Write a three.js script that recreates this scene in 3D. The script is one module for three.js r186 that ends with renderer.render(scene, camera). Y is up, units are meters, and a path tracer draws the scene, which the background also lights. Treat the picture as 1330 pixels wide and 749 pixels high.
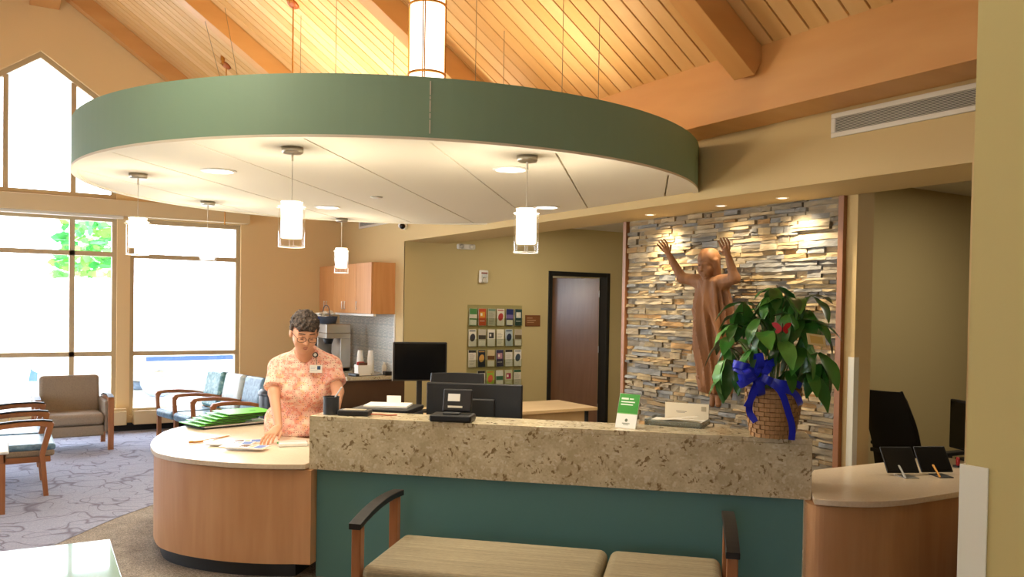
import * as THREE from 'three';
import { RoundedBoxGeometry } from 'three/addons/geometries/RoundedBoxGeometry.js';
import { RectAreaLightUniformsLib } from 'three/addons/lights/RectAreaLightUniformsLib.js';
import { mergeGeometries } from 'three/addons/utils/BufferGeometryUtils.js';

// ---------- camera, sky, exposure ----------
const HC = 1.72, FPX = 1087.05;                       // eye height in metres, focal length in pixels of the 1330x749 frame
const scene = new THREE.Scene();
const camera = new THREE.PerspectiveCamera(2 * Math.atan(374.5 / FPX) * 180 / Math.PI, 1330 / 749, 0.05, 200);
camera.position.set(0, HC, 0);
camera.rotation.order = 'YXZ';
camera.rotation.set(-0.0189, -0.5499, 0.0165);
camera.setViewOffset(1330, 749, 0, -43.2, 1330, 749);  // the frame was cropped higher than the lens centre
camera.updateProjectionMatrix(); camera.updateMatrixWorld(true);
scene.add(camera);
const renderer = new THREE.WebGLRenderer({ antialias: true });
renderer.toneMapping = THREE.LinearToneMapping;
renderer.toneMappingExposure = 1.12;
renderer.shadowMap.enabled = true; renderer.shadowMap.type = THREE.PCFSoftShadowMap;
RectAreaLightUniformsLib.init();
scene.background = new THREE.Color(0.88, 0.97, 1.1);  // bright hazy sky
scene.backgroundIntensity = 8.5;

const V = (x, y, z) => new THREE.Vector3(x, y, z);
const WARM = new THREE.Color(1.0, 0.82, 0.56), SOFT = new THREE.Color(1.0, 0.88, 0.69);
function spot(p, target, color, intensity, angle, radius = 2, penumbra = 0.8) {
  const l = new THREE.SpotLight(color, intensity, 0, angle, penumbra, 2); l.position.copy(p); l.target.position.copy(target);
  l.castShadow = true; l.shadow.mapSize.set(1024, 1024); l.shadow.radius = radius; return l;
}
function bulb(p, color, intensity, radius = 2) {
  const l = new THREE.PointLight(color, intensity, 0, 2); l.position.copy(p); l.castShadow = true; l.shadow.radius = radius; return l;
}

// ---------- pixel rays (distance always comes from the surface that is touched) ----------
const dirOf = (x, y) => V(x / 1330 * 2 - 1, 1 - y / 749 * 2, 0.5).unproject(camera).sub(camera.position).normalize();
const eye = camera.position.clone();
const onY = (x, y, Y) => { const d = dirOf(x, y); return eye.clone().addScaledVector(d, (Y - eye.y) / d.y); };
const onX = (x, y, X) => { const d = dirOf(x, y); return eye.clone().addScaledVector(d, (X - eye.x) / d.x); };
const onZ = (x, y, Z) => { const d = dirOf(x, y); return eye.clone().addScaledVector(d, (Z - eye.z) / d.z); };
const FWD = V(Math.sin(0.5499), 0, -Math.cos(0.5499));
const atD = (x, y, D) => { const d = dirOf(x, y); return eye.clone().addScaledVector(d, D / d.dot(FWD)); };
const onP = (x, y, P, n) => { const d = dirOf(x, y); return eye.clone().addScaledVector(d, P.clone().sub(eye).dot(n) / d.dot(n)); };

// ---------- seeded noise ----------
let seed_ = 12345;
const rnd = () => { seed_ = (seed_ + 0x6d2b79f5) | 0; let t = Math.imul(seed_ ^ (seed_ >>> 15), 1 | seed_); t = (t + Math.imul(t ^ (t >>> 7), 61 | t)) ^ t; return ((t ^ (t >>> 14)) >>> 0) / 4294967296; };
const rr = (a, b) => a + (b - a) * rnd();
const hash = (x, y, z = 0) => { let h = Math.imul(x | 0, 374761393) ^ Math.imul(y | 0, 668265263) ^ Math.imul(z | 0, 2147483647 - 1274126177); h = Math.imul(h ^ (h >>> 13), 1274126177); return ((h ^ (h >>> 16)) >>> 0) / 4294967296; };
const sm = (t) => t * t * (3 - 2 * t);
function vn(x, y, px, py, s = 0) {                    // value noise that repeats every px, py cells
  const xi = Math.floor(x), yi = Math.floor(y), fx = sm(x - xi), fy = sm(y - yi), m = (a, p) => ((a % p) + p) % p;
  const a = hash(m(xi, px), m(yi, py), s), b = hash(m(xi + 1, px), m(yi, py), s), c = hash(m(xi, px), m(yi + 1, py), s), d = hash(m(xi + 1, px), m(yi + 1, py), s);
  return a + (b - a) * fx + (c - a) * fy + (a - b - c + d) * fx * fy;
}
function fbm(u, v, fx, fy, oct = 4, s = 0) { let t = 0, a = 0.5, n = 0; for (let i = 0; i < oct; i++) { t += a * vn(u * fx, v * fy, fx, fy, s + i); n += a; a *= 0.5; fx *= 2; fy *= 2; } return t / n; }
function vn3(x, y, z) {
  const xi = Math.floor(x), yi = Math.floor(y), zi = Math.floor(z), fx = sm(x - xi), fy = sm(y - yi), fz = sm(z - zi); let r = 0;
  for (let i = 0; i < 8; i++) { const a = i & 1, b = (i >> 1) & 1, c = i >> 2; r += hash(xi + a, yi + b, zi + c) * (a ? fx : 1 - fx) * (b ? fy : 1 - fy) * (c ? fz : 1 - fz); }
  return r;
}
function tex(n, metres, fn, srgb = true) {             // n x n tile that covers "metres" x "metres"
  const d = new Uint8Array(n * n * 4);
  for (let y = 0; y < n; y++) for (let x = 0; x < n; x++) { const c = fn(x / n, y / n), k = (y * n + x) * 4; d[k] = c[0]; d[k + 1] = c[1]; d[k + 2] = c[2]; d[k + 3] = 255; }
  const t = new THREE.DataTexture(d, n, n); t.wrapS = t.wrapT = THREE.RepeatWrapping; t.magFilter = THREE.LinearFilter; t.minFilter = THREE.LinearMipmapLinearFilter; t.generateMipmaps = true;
  const m = Array.isArray(metres) ? metres : [metres, metres];
  t.repeat.set(1 / m[0], 1 / m[1]); if (srgb) t.colorSpace = THREE.SRGBColorSpace; t.needsUpdate = true; return t;
}
const mixc = (a, b, t) => [a[0] + (b[0] - a[0]) * t, a[1] + (b[1] - a[1]) * t, a[2] + (b[2] - a[2]) * t];
const clamp = (x, a = 0, b = 1) => Math.min(b, Math.max(a, x));
const lerp = (a, b, t) => a + (b - a) * t;

// ---------- materials ----------
const std = (color, roughness = 0.6, o = {}) => { const m = new THREE.MeshStandardMaterial({ roughness, ...o }); if (Array.isArray(color)) m.color.setRGB(...color); else m.color.set(color); return m; };
const phy = (color, roughness = 0.6, o = {}) => { const m = new THREE.MeshPhysicalMaterial({ roughness, ...o }); m.color.set(color); return m; };
const mapped = (t, roughness, o = {}) => new THREE.MeshStandardMaterial({ map: t, roughness, ...o });
function woodTex(dark, light, metres = 1.2, streak = 40, n = 256, s = 0) {   // grain runs along v
  return tex(n, metres, (u, v) => { const w = fbm(u, v, 4, 2, 3, s), g = fbm(u + 0.06 * w, v, streak, 3, 3, s + 9), c = fbm(u, v, 6, 3, 2, s + 5); return mixc(dark, light, clamp(0.25 + 0.55 * g + 0.35 * (c - 0.5))); });
}
const paintBump = tex(128, 0.25, (u, v) => { const q = 110 + 60 * fbm(u, v, 32, 32, 2, 3); return [q, q, q]; }, false);
const paint = (c, rough = 0.75) => std(c, rough, { bumpMap: paintBump, bumpScale: 0.0006 });
const M = {
  wall: paint('#cbb17c'), wallOlive: paint('#ccb985'), wallGableLit: paint('#dfc28e'), wallPale: paint('#e8dfc6'), ceilWhite: paint('#e6ddc9', 0.85),  // gable paint lightened, standing in for light that misses the wall
  teal: paint('#86a48b', 0.6), tealBase: paint('#527f7e', 0.5),
  trimTan: std('#cdb98f', 0.5), winFrame: std('#b7a27c', 0.45),
  guard: std('#dedbc8', 0.35), white: std('#efece4', 0.5), whiteGloss: std('#f2f0ea', 0.2), offwhite: std('#d9d2c2', 0.5),
  black: std('#151517', 0.45), blackMat: std('#1c1c1f', 0.8), blackGloss: std('#0d0d0f', 0.15), charcoal: std('#2b2d2f', 0.6), doorFrame: std('#191a1a', 0.4),
  steel: std('#b9b6ae', 0.32, { metalness: 0.9 }), nickel: std('#c9c2b2', 0.35, { metalness: 0.85 }), brass: std('#c48a3c', 0.4, { metalness: 0.8 }), wire: std('#8b7a5c', 0.5, { metalness: 0.5 }),
  copper: std('#a85a2c', 0.45, { metalness: 0.3 }),
};
const mapleT = woodTex([186, 134, 90], [216, 170, 126], 1.3, 36, 256, 1);
M.maple = mapped(mapleT, 0.38);
M.mapleTop = mapped(woodTex([206, 172, 124], [228, 200, 156], 1.2, 30, 256, 4), 0.4);
M.cabWood = mapped(woodTex([200, 138, 80], [222, 166, 110], 1.3, 44, 256, 2), 0.35);
M.beam = mapped(woodTex([196, 138, 74], [220, 168, 104], 1.8, 18, 256, 3), 0.45);
M.chairWood = mapped(woodTex([138, 86, 52], [174, 118, 76], 0.6, 30, 256, 6), 0.35);
M.doorWood = new THREE.MeshPhysicalMaterial({ map: woodTex([124, 84, 58], [152, 108, 78], 1.0, 40, 256, 7), roughness: 0.4, clearcoat: 1, clearcoatRoughness: 0.16 });
M.statueWood = mapped(woodTex([112, 74, 44], [162, 112, 70], 0.5, 22, 256, 8), 0.65);
M.trimWood = mapped(woodTex([132, 86, 52], [164, 112, 70], 0.8, 30, 256, 10), 0.4);
M.planks = [0, 1, 2, 3, 4].map((k) => mapped(woodTex([200 + 3 * k, 150 + 4 * k, 86 + 5 * k].map((q) => q - (k % 2) * 5), [224 + 2 * k, 180 + 3 * k, 116 + 5 * k].map((q) => q - (k % 2) * 5), 1.6, 26, 128, 20 + k * 11), 0.5));
const quartzT = tex(1024, 0.9, (u, v) => {
  const w = fbm(u, v, 6, 6, 3, 41) * 0.12, a = fbm(u + w, v - w, 9, 9, 4, 31), f = fbm(u + w, v + w, 58, 58, 3, 51), g = fbm(u, v, 90, 90, 2, 61);
  let c = mixc([182, 168, 136], [212, 200, 170], clamp(0.5 + 1.6 * (a - 0.5) + 0.8 * (g - 0.5)));
  const patch = clamp((fbm(u, v, 14, 14, 3, 71) - 0.42) * 5), fl = clamp((f - 0.60) * 12) * patch; c = mixc(c, [112, 90, 60], fl * 0.75);
  c = mixc(c, [226, 220, 202], clamp((fbm(u - w, v, 44, 44, 2, 81) - 0.66) * 8) * 0.5); return c; });
M.quartz = mapped(quartzT, 0.18);
M.counterTop = mapped(tex(256, 0.5, (u, v) => mixc([214, 196, 170], [226, 210, 186], fbm(u, v, 60, 60, 2, 5))), 0.28);
M.carpetTan = mapped(tex(512, 0.8, (u, v) => { const q = fbm(u, v, 170, 170, 2, 6), b = fbm(u, v, 8, 8, 3, 8); return mixc([108, 100, 90], [180, 170, 154], clamp(0.5 + 1.5 * (q - 0.5) + 0.5 * (b - 0.5))); }), 1);
const veins = (u, v, f, s) => { const wx = fbm(u, v, 5, 5, 3, s) * 0.18, wy = fbm(u, v, 5, 5, 3, s + 7) * 0.18; return Math.abs(vn((u + wx) * f, (v + wy) * f, f, f, s + 3) - 0.5); };
M.carpetBlue = mapped(tex(1024, 1.9, (u, v) => {
  const q = fbm(u, v, 300, 300, 2, 12), vein = Math.min(veins(u, v, 9, 91), veins(u, v, 14, 141) * 1.25), k = clamp(1 - vein / 0.04);
  return mixc(mixc([134, 138, 156], [168, 172, 190], q), [98, 94, 108], k * 0.8); }), 1);
M.benchFabric = mapped(tex(256, [0.9, 0.22], (u, v) => { const s = fbm(u, v, 3, 70, 3, 15), t = fbm(u, v, 60, 90, 2, 17); return mixc([112, 104, 84], [190, 176, 142], clamp(0.1 + 0.75 * s + 0.35 * (t - 0.3))); }), 0.75);
M.taupe = mapped(tex(256, 0.3, (u, v) => mixc([126, 112, 96], [162, 146, 126], fbm(u, v, 90, 90, 2, 18))), 0.85);
M.blueVinyl = mapped(tex(256, 0.4, (u, v) => mixc([70, 104, 130], [132, 168, 190], clamp(fbm(u, v, 14, 14, 4, 19) * 1.4 - 0.2))), 0.35);
M.tealVinyl = mapped(tex(256, 0.3, (u, v) => mixc([60, 120, 128], [170, 206, 204], clamp(fbm(u, v, 10, 10, 4, 23) * 1.8 - 0.4))), 0.35);
M.paleVinyl = mapped(tex(256, 0.4, (u, v) => mixc([176, 196, 198], [226, 232, 228], fbm(u, v, 12, 12, 3, 22))), 0.35);
const glassPane = phy('#ffffff', 0.02, { transmission: 1, thickness: 0, ior: 1.5 });
const acrylic = phy('#f4f6f2', 0.05, { transmission: 1, thickness: 0, ior: 1.3 });
const glow = (color, k) => { const m = new THREE.MeshStandardMaterial({ color: '#f4efe2', roughness: 0.6 }); m.emissive.copy(color); m.emissiveIntensity = k; return m; };

// ---------- building helpers ----------
const taken = {};
const numbered = (n) => { const k = taken[n] = (taken[n] ?? -1) + 1; return k ? n + '_' + String(k).padStart(3, '0') : n; };
function boxUV(g, swap = false) {                      // uv in metres from the dominant axis
  g = g.index ? g.toNonIndexed() : g; if (!g.attributes.normal) g.computeVertexNormals();
  const p = g.attributes.position, uv = new Float32Array(p.count * 2), a = V(0, 0, 0), b = V(0, 0, 0), c = V(0, 0, 0);
  for (let i = 0; i < p.count; i += 3) {
    a.fromBufferAttribute(p, i); b.fromBufferAttribute(p, i + 1).sub(a); c.fromBufferAttribute(p, i + 2).sub(a); b.cross(c);
    const x = Math.abs(b.x), y = Math.abs(b.y), z = Math.abs(b.z);
    for (let k = 0; k < 3; k++) { a.fromBufferAttribute(p, i + k); let q = y >= x && y >= z ? [a.x, a.z] : x >= z ? [a.z, a.y] : [a.x, a.y]; if (swap) q = [q[1], q[0]]; uv[(i + k) * 2] = q[0]; uv[(i + k) * 2 + 1] = q[1]; }
  }
  g.setAttribute('uv', new THREE.BufferAttribute(uv, 2)); return g;
}
function prep(g, material, swap) {
  const list = (Array.isArray(g) ? g : [g]).map((q) => { if (!q.userData.uvDone && (material.map || material.bumpMap)) return boxUV(q, swap); q = q.index ? q.toNonIndexed() : q; if (!q.attributes.normal) q.computeVertexNormals(); return q; });
  for (const q of list) for (const n of Object.keys(q.attributes)) if (!['position', 'normal', 'uv', 'color'].includes(n)) q.deleteAttribute(n);
  return list.length > 1 ? mergeGeometries(list) : list[0];
}
function mesh(name, g, material, parent, swap = false) {
  const m = new THREE.Mesh(prep(g, material, swap), material); m.castShadow = m.receiveShadow = true;
  m.name = parent && parent !== scene ? name : numbered(name); (parent ?? scene).add(m); return m;
}
function tag(o, label, category, group) { o.userData.label = label; o.userData.category = category; if (group) o.userData.group = group; return o; }
function thing(name, label, category, p = V(0, 0, 0), turn = 0, group) {
  const o = new THREE.Group(); o.name = numbered(name); o.position.copy(p); o.rotation.y = turn; scene.add(o); return tag(o, label, category, group);
}
function structure(name, label, category = 'room') { const o = new THREE.Group(); o.name = numbered(name); scene.add(o); o.userData = { label, category, kind: 'structure' }; return o; }
function copy(root, label) { const r = root.clone(); r.name = numbered(root.name.replace(/_\d{3}$/, '')); r.userData = { ...root.userData }; if (label) r.userData.label = label; scene.add(r); return r; }
const bx = (w, h, d, x = 0, y = 0, z = 0, r = 0.004) => { const g = r > 0 ? new RoundedBoxGeometry(w, h, d, 1, Math.min(r, w / 2.1, h / 2.1, d / 2.1)) : new THREE.BoxGeometry(w, h, d); return g.translate(x, y, z); };
const bb = (x0, x1, y0, y1, z0, z1, r = 0) => bx(x1 - x0, y1 - y0, z1 - z0, (x0 + x1) / 2, (y0 + y1) / 2, (z0 + z1) / 2, r);
const cyl = (r0, r1, h, x = 0, y = 0, z = 0, n = 24, open = false) => new THREE.CylinderGeometry(r1, r0, h, n, 1, open).translate(x, y + h / 2, z);
const rod = (a, b, r, n = 8) => { const d = b.clone().sub(a), g = new THREE.CylinderGeometry(r, r, d.length(), n); g.applyQuaternion(new THREE.Quaternion().setFromUnitVectors(V(0, 1, 0), d.normalize())); return g.translate((a.x + b.x) / 2, (a.y + b.y) / 2, (a.z + b.z) / 2); };
const tube = (pts, r, seg = 24, n = 6, closed = false) => new THREE.TubeGeometry(new THREE.CatmullRomCurve3(pts, closed), seg, r, n, closed);
const lathe = (pts, n = 28) => new THREE.LatheGeometry(pts.map(([r, y]) => new THREE.Vector2(r, y)), n);
function slab(pts, y0, y1, bevel = 0) {                // outline in x,z extruded from y0 up to y1
  const s = new THREE.Shape(pts.map(([x, z]) => new THREE.Vector2(x, -z)));
  const g = new THREE.ExtrudeGeometry(s, { depth: y1 - y0 - 2 * bevel, bevelEnabled: bevel > 0, bevelThickness: bevel, bevelSize: bevel, bevelOffset: -bevel, bevelSegments: 2, curveSegments: 8 });
  return g.rotateX(-Math.PI / 2).translate(0, y0 + bevel, 0);
}
const smooth = (pts, n = 60, closed = false) => new THREE.CatmullRomCurve3(pts.map(([x, z]) => V(x, 0, z)), closed, 'centripetal').getPoints(n).map((p) => [p.x, p.z]);
function canvasTex(w, h, draw) { const c = document.createElement('canvas'); c.width = w; c.height = h; draw(c.getContext('2d'), w, h); const t = new THREE.CanvasTexture(c); t.colorSpace = THREE.SRGBColorSpace; return t; }
function uvPlane(w, h) { const g = new THREE.PlaneGeometry(w, h); g.userData.uvDone = true; return g; }
function uvKeep(g) { g = g.index ? g.toNonIndexed() : g; g.userData.uvDone = true; return g; }
// closed surface of a distance field (surface nets)
function skinOf(f, lo, hi, c) {
  const nx = Math.ceil((hi.x - lo.x) / c) + 1, ny = Math.ceil((hi.y - lo.y) / c) + 1, nz = Math.ceil((hi.z - lo.z) / c) + 1, F = new Float32Array(nx * ny * nz), at = (i, j, k) => (k * ny + j) * nx + i;
  for (let k = 0; k < nz; k++) for (let j = 0; j < ny; j++) for (let i = 0; i < nx; i++) F[at(i, j, k)] = f(lo.x + i * c, lo.y + j * c, lo.z + k * c);
  const id = new Int32Array(nx * ny * nz).fill(-1), pos = [], idx = [];
  for (let k = 0; k < nz - 1; k++) for (let j = 0; j < ny - 1; j++) for (let i = 0; i < nx - 1; i++) {
    let x = 0, y = 0, z = 0, n = 0, m = 0; for (let q = 0; q < 8; q++) if (F[at(i + (q & 1), j + ((q >> 1) & 1), k + (q >> 2))] < 0) m++;
    if (m === 0 || m === 8) continue;
    for (let q = 0; q < 8; q++) for (const s of [1, 2, 4]) if (!(q & s)) {
      const r = q | s, a = F[at(i + (q & 1), j + ((q >> 1) & 1), k + (q >> 2))], b = F[at(i + (r & 1), j + ((r >> 1) & 1), k + (r >> 2))];
      if (a < 0 === b < 0) continue; const t = a / (a - b); n++;
      x += (q & 1) + (s === 1 ? t : 0); y += ((q >> 1) & 1) + (s === 2 ? t : 0); z += (q >> 2) + (s === 4 ? t : 0);
    }
    id[at(i, j, k)] = pos.length / 3; pos.push(lo.x + (i + x / n) * c, lo.y + (j + y / n) * c, lo.z + (k + z / n) * c);
  }
  for (let k = 1; k < nz - 1; k++) for (let j = 1; j < ny - 1; j++) for (let i = 1; i < nx - 1; i++) {
    const a = F[at(i, j, k)] < 0;
    const quad = (p, q, r, s, flip) => { if (p < 0 || q < 0 || r < 0 || s < 0) return; flip ? idx.push(p, r, q, p, s, r) : idx.push(p, q, r, p, r, s); };
    if (a !== F[at(i + 1, j, k)] < 0) quad(id[at(i, j - 1, k - 1)], id[at(i, j, k - 1)], id[at(i, j, k)], id[at(i, j - 1, k)], !a);
    if (a !== F[at(i, j + 1, k)] < 0) quad(id[at(i - 1, j, k - 1)], id[at(i - 1, j, k)], id[at(i, j, k)], id[at(i, j, k - 1)], !a);
    if (a !== F[at(i, j, k + 1)] < 0) quad(id[at(i - 1, j - 1, k)], id[at(i, j - 1, k)], id[at(i, j, k)], id[at(i - 1, j, k)], !a);
  }
  const g = new THREE.BufferGeometry(); g.setAttribute('position', new THREE.Float32BufferAttribute(pos, 3)); g.setIndex(idx); g.computeVertexNormals(); return g;
}
const cap = (x, y, z, a, b, ra, rb) => { const dx = b.x - a.x, dy = b.y - a.y, dz = b.z - a.z, t = clamp(((x - a.x) * dx + (y - a.y) * dy + (z - a.z) * dz) / (dx * dx + dy * dy + dz * dz)); return Math.hypot(x - a.x - dx * t, y - a.y - dy * t, z - a.z - dz * t) - ra - (rb - ra) * t; };
const ell = (x, y, z, c, rx, ry, rz) => { const a = (x - c.x) / rx, b = (y - c.y) / ry, d = (z - c.z) / rz, k = Math.hypot(a, b, d), k2 = Math.hypot(a / rx, b / ry, d / rz); return k2 < 1e-9 ? -Math.min(rx, ry, rz) : k * (k - 1) / k2; };
const smin = (a, b, k) => { const h = Math.max(k - Math.abs(a - b), 0) / k; return Math.min(a, b) - h * h * k * 0.25; };
const smax = (a, b, k) => -smin(-a, -b, k);
// ---------- room shell ----------
const XH = 4.345, XHB = 4.94, YH = 2.512, ZB = -9.693, ZG = -12.0, XB = 4.018, YB = 2.947, RY = 3.355, SL = 0.70, XR = 0.43, RIDGE = RY + SL * (XB - XR);
const ZF = 4.5, XE = 9.5, XL = -3.5, YC = 2.829, ZO = -4.52;
const roofY = (x) => RY + SL * (x > XR ? XB - x : x - (2 * XR - XB));
{
  const f = structure('floor', 'tan flecked carpet floor with a blue-grey patterned carpet field', 'floor');
  mesh('tan_carpet', bb(XL - 0.2, XE, -0.15, 0, ZG - 0.25, ZF), M.carpetTan, f);
  const edge = smooth([[-3.4, -2.6], [-1.6, -4.5], [0.28, -6.54], [0.79, -7.2], [1.15, -7.58], [1.75, -8.3], [2.8, -8.9], [4.3, -9.1]], 50);
  mesh('patterned_carpet', slab([...edge, [4.34, -11.98], [-3.48, -11.98], [-3.48, -2.6]], 0.0, 0.004), M.carpetBlue, f);
}
// gable wall with window openings
const gz = ZG - 0.06, gp = (x, y) => onZ(x, y, gz);
const winA = { x0: -1.62, x1: gp(151, 400).x, y0: gp(177, 536).y - 0.03, y1: gp(144, 287.5).y + 0.05 };
const winB = { x0: gp(168, 400).x, x1: gp(311, 400).x, y0: winA.y0, y1: winA.y1 };
const winC = { x0: -3.2, x1: -1.78, y0: winA.y0, y1: winA.y1 };
const apex = gp(54, 67), gx1 = gp(151, 250).x, gx0 = 2 * XR - gx1, gy0 = gp(144.4, 254).y - 0.05, gsl = 0.71;
const apexY = apex.y, gSide = apexY - gsl * (gx1 - XR);
const rectPath = (w) => new THREE.Path([[w.x0, w.y0], [w.x1, w.y0], [w.x1, w.y1], [w.x0, w.y1]].map((p) => new THREE.Vector2(...p)));
const pent = [[gx0, gy0], [gx1, gy0], [gx1, gSide], [XR, apexY], [gx0, gSide]].map((p) => new THREE.Vector2(...p));
{
  const s = new THREE.Shape([[XL - 0.2, -0.1], [XHB, -0.1], [XHB, roofY(XHB) - 0.05], [XR, RIDGE + 0.1], [XL - 0.2, roofY(XL - 0.2) - 0.05]].map((p) => new THREE.Vector2(...p)));
  for (const w of [winA, winB, winC]) s.holes.push(rectPath(w));
  s.holes.push(new THREE.Path(pent));
  const w = structure('wall_gable', 'tan painted gable wall around tall windows', 'wall');
  mesh('plaster', new THREE.ExtrudeGeometry(s, { depth: 0.25, bevelEnabled: false }).translate(0, 0, ZG - 0.25), M.wallGableLit, w);
}
let winN = 0;
function windowOf(w, mull, trans, label) {
  const g = structure('window_' + (++winN), label, 'window'), F = 0.055, z = ZG - 0.11, d = 0.1;
  const fr = [bb(w.x0, w.x0 + F, w.y0, w.y1, z - d / 2, z + d / 2), bb(w.x1 - F, w.x1, w.y0, w.y1, z - d / 2, z + d / 2), bb(w.x0 + F, w.x1 - F, w.y0, w.y0 + F, z - d / 2, z + d / 2), bb(w.x0 + F, w.x1 - F, w.y1 - F, w.y1, z - d / 2, z + d / 2)];
  mesh('window_frame', fr, M.winFrame, g);
  const xs = [w.x0 + F, ...mull, w.x1 - F], ys = [w.y0 + F, ...trans, w.y1 - F];
  for (const x of mull) mesh('mullion', bb(x - 0.03, x + 0.03, w.y0 + F, w.y1 - F, z - 0.045, z + 0.045), M.winFrame, g);
  for (const y of trans) mesh('transom', bb(w.x0 + F, w.x1 - F, y - 0.03, y + 0.03, z - 0.045, z + 0.045), M.winFrame, g);
  for (let i = 0; i + 1 < xs.length; i++) for (let j = 0; j + 1 < ys.length; j++) mesh('pane', bb(xs[i], xs[i + 1], ys[j], ys[j + 1], z - 0.004, z + 0.004), glassPane, g);
}
const tr1 = gp(0, 324).y, tr2 = gp(240, 458).y, mulX = gp(94, 300).x;
windowOf(winA, [-1.16, mulX], [tr2, tr1], 'wide window with tan frames behind the brown lounge chair');
windowOf(winB, [], [tr2, gp(196, 333).y], 'tan-framed window between the pilaster and the plain tan wall, behind the row seating');
windowOf(winC, [], [tr2, tr1], 'tan-framed window at the left end of the gable wall');
{
  const g = structure('window_4', 'five-sided pointed window high in the gable', 'window'), F = 0.06, z0 = ZG - 0.16, inner = pent.map((p) => p.clone());
  const cx = XR, cy = (gy0 + apexY) / 2; inner[0].x += F; inner[0].y += F; inner[1].x -= F; inner[1].y += F; inner[2].x -= F; inner[2].y -= F * 0.5; inner[3].y -= F * 1.25; inner[4].x += F; inner[4].y -= F * 0.5;
  const s = new THREE.Shape(pent); s.holes.push(new THREE.Path(inner));
  mesh('window_frame', new THREE.ExtrudeGeometry(s, { depth: 0.1, bevelEnabled: false }).translate(0, 0, z0), M.winFrame, g);
  const mx = gp(96, 150).x, bar = (x) => mesh('mullion', bb(x - 0.03, x + 0.03, gy0 + F, apexY - gsl * Math.abs(x - XR) - F * 1.2, z0 + 0.005, z0 + 0.095), M.winFrame, g);
  bar(mx); bar(2 * XR - mx);
  const cut = (a, b) => { const top = (x) => apexY - gsl * Math.abs(x - XR) - F; const pts = [[a, gy0 + F], [b, gy0 + F], [b, top(b)]]; if (a < XR && b > XR) pts.push([XR, apexY - F]); pts.push([a, top(a)]); return new THREE.Shape(pts.map((p) => new THREE.Vector2(...p))); };
  const e = [gx0 + F, 2 * XR - mx, mx, gx1 - F];
  for (let i = 0; i < 3; i++) mesh('pane', new THREE.ExtrudeGeometry(cut(e[i], e[i + 1]), { depth: 0.008, bevelEnabled: false }).translate(0, 0, z0 + 0.046), glassPane, g);
}
{ // valance over the lower windows, heater covers under them
  const a = gp(160, 262), b = gp(160, 282), e = gp(320, 280).x;
  const t = structure('trim_1', 'tan boxed valance running above the lower windows', 'trim');
  mesh('valance', bb(XL, e, b.y, a.y, ZG, ZG + 0.16, 0.006), M.trimTan, t);
  mesh('shade_cassette', bb(winA.x0, winA.x1 + 0.06, b.y - 0.035, b.y, ZG + 0.02, ZG + 0.12, 0.004), M.offwhite, t);
  const h = structure('baseboard_gable', 'tan heater covers along the foot of the window wall', 'baseboard');
  for (const [x0, x1] of [[XL + 0.02, -1.7], [-1.68, 0.1], [0.12, 1.42], [1.5, 2.98]]) { mesh('heater_cover', bb(x0, x1, 0.09, 0.27, ZG, ZG + 0.16, 0.01), M.trimTan, h); mesh('heater_top', bb(x0, x1, 0.27, 0.30, ZG, ZG + 0.10, 0.006), M.trimTan, h); }
  mesh('black_base', bb(XL, XH, 0.0, 0.1, ZG, ZG + 0.05), M.blackMat, h);
}
{ // header wall: solid part by the coffee station, deep header over the opening, jamb
  const w = structure('wall_header', 'tan painted wall and deep header over the reception opening', 'wall');
  mesh('header', bb(XH, XHB, YH, 3.5, ZB, ZF), M.wall, w);
  mesh('solid_wall', bb(XH, XHB, -0.1, 3.5, ZG, ZB), M.wall, w);
  mesh('jamb', bb(XH, XHB, -0.1, YH, -2.5, ZF), M.wall, w);
}
const backDoor = { x0: onZ(711.7, 400, ZB).x, x1: onZ(791, 400, ZB).x, y1: onZ(711.7, 351.6, ZB).y };
{
  const s = new THREE.Shape([[XHB, -0.1], [XE, -0.1], [XE, YC + 0.1], [XHB, YC + 0.1]].map((p) => new THREE.Vector2(...p)));
  s.holes.push(new THREE.Path([[backDoor.x0, -0.05], [backDoor.x1, -0.05], [backDoor.x1, backDoor.y1], [backDoor.x0, backDoor.y1]].map((p) => new THREE.Vector2(...p))));
  const w = structure('wall_back', 'olive tan wall with the brochure rack and a door', 'wall');
  mesh('plaster', [new THREE.ExtrudeGeometry(s, { depth: 0.15, bevelEnabled: false }).translate(0, 0, ZB - 0.15)], M.wallOlive, w);
  mesh('plaster_return', bb(XH, XHB, -0.1, YH, ZB - 0.02, ZB + 0.001), M.wallOlive, w);
  const r = structure('wall_side_room', 'pale walls of the room behind the open door', 'wall');
  mesh('far_side', bb(5.6, XE, -0.1, YC, -13.1, -13), M.wallPale, r); mesh('left_side', bb(5.5, 5.6, -0.1, YC, -13, ZB - 0.15), M.wallPale, r); mesh('lid', bb(5.5, XE, YC, YC + 0.1, -13.1, ZB - 0.15), M.ceilWhite, r); mesh('floor_piece', bb(5.5, XE, -0.15, 0, -13.1, ZG - 0.25), M.carpetTan, r);
  const o = structure('wall_office', 'olive tan wall behind the second receptionist seat', 'wall');
  mesh('plaster', bb(XHB + 0.15, XE, -0.1, YC, ZO - 0.12, ZO), M.wallOlive, o);
  const e = structure('wall_east', 'far side wall of the staff area', 'wall'); mesh('plaster', bb(XE, XE + 0.15, -0.15, YC + 0.1, -13.1, ZF), M.wallOlive, e);
  const f = structure('wall_front', 'wall behind the viewer', 'wall'); mesh('plaster', bb(XL - 0.2, XE + 0.15, -0.15, 6.2, ZF, ZF + 0.2), M.wall, f);
  const c = structure('ceiling_staff', 'flat white ceiling over the staff area', 'ceiling'); mesh('ceiling_board', bb(XHB, XE, YC, YC + 0.12, ZB, ZF), M.ceilWhite, c);
}
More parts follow.
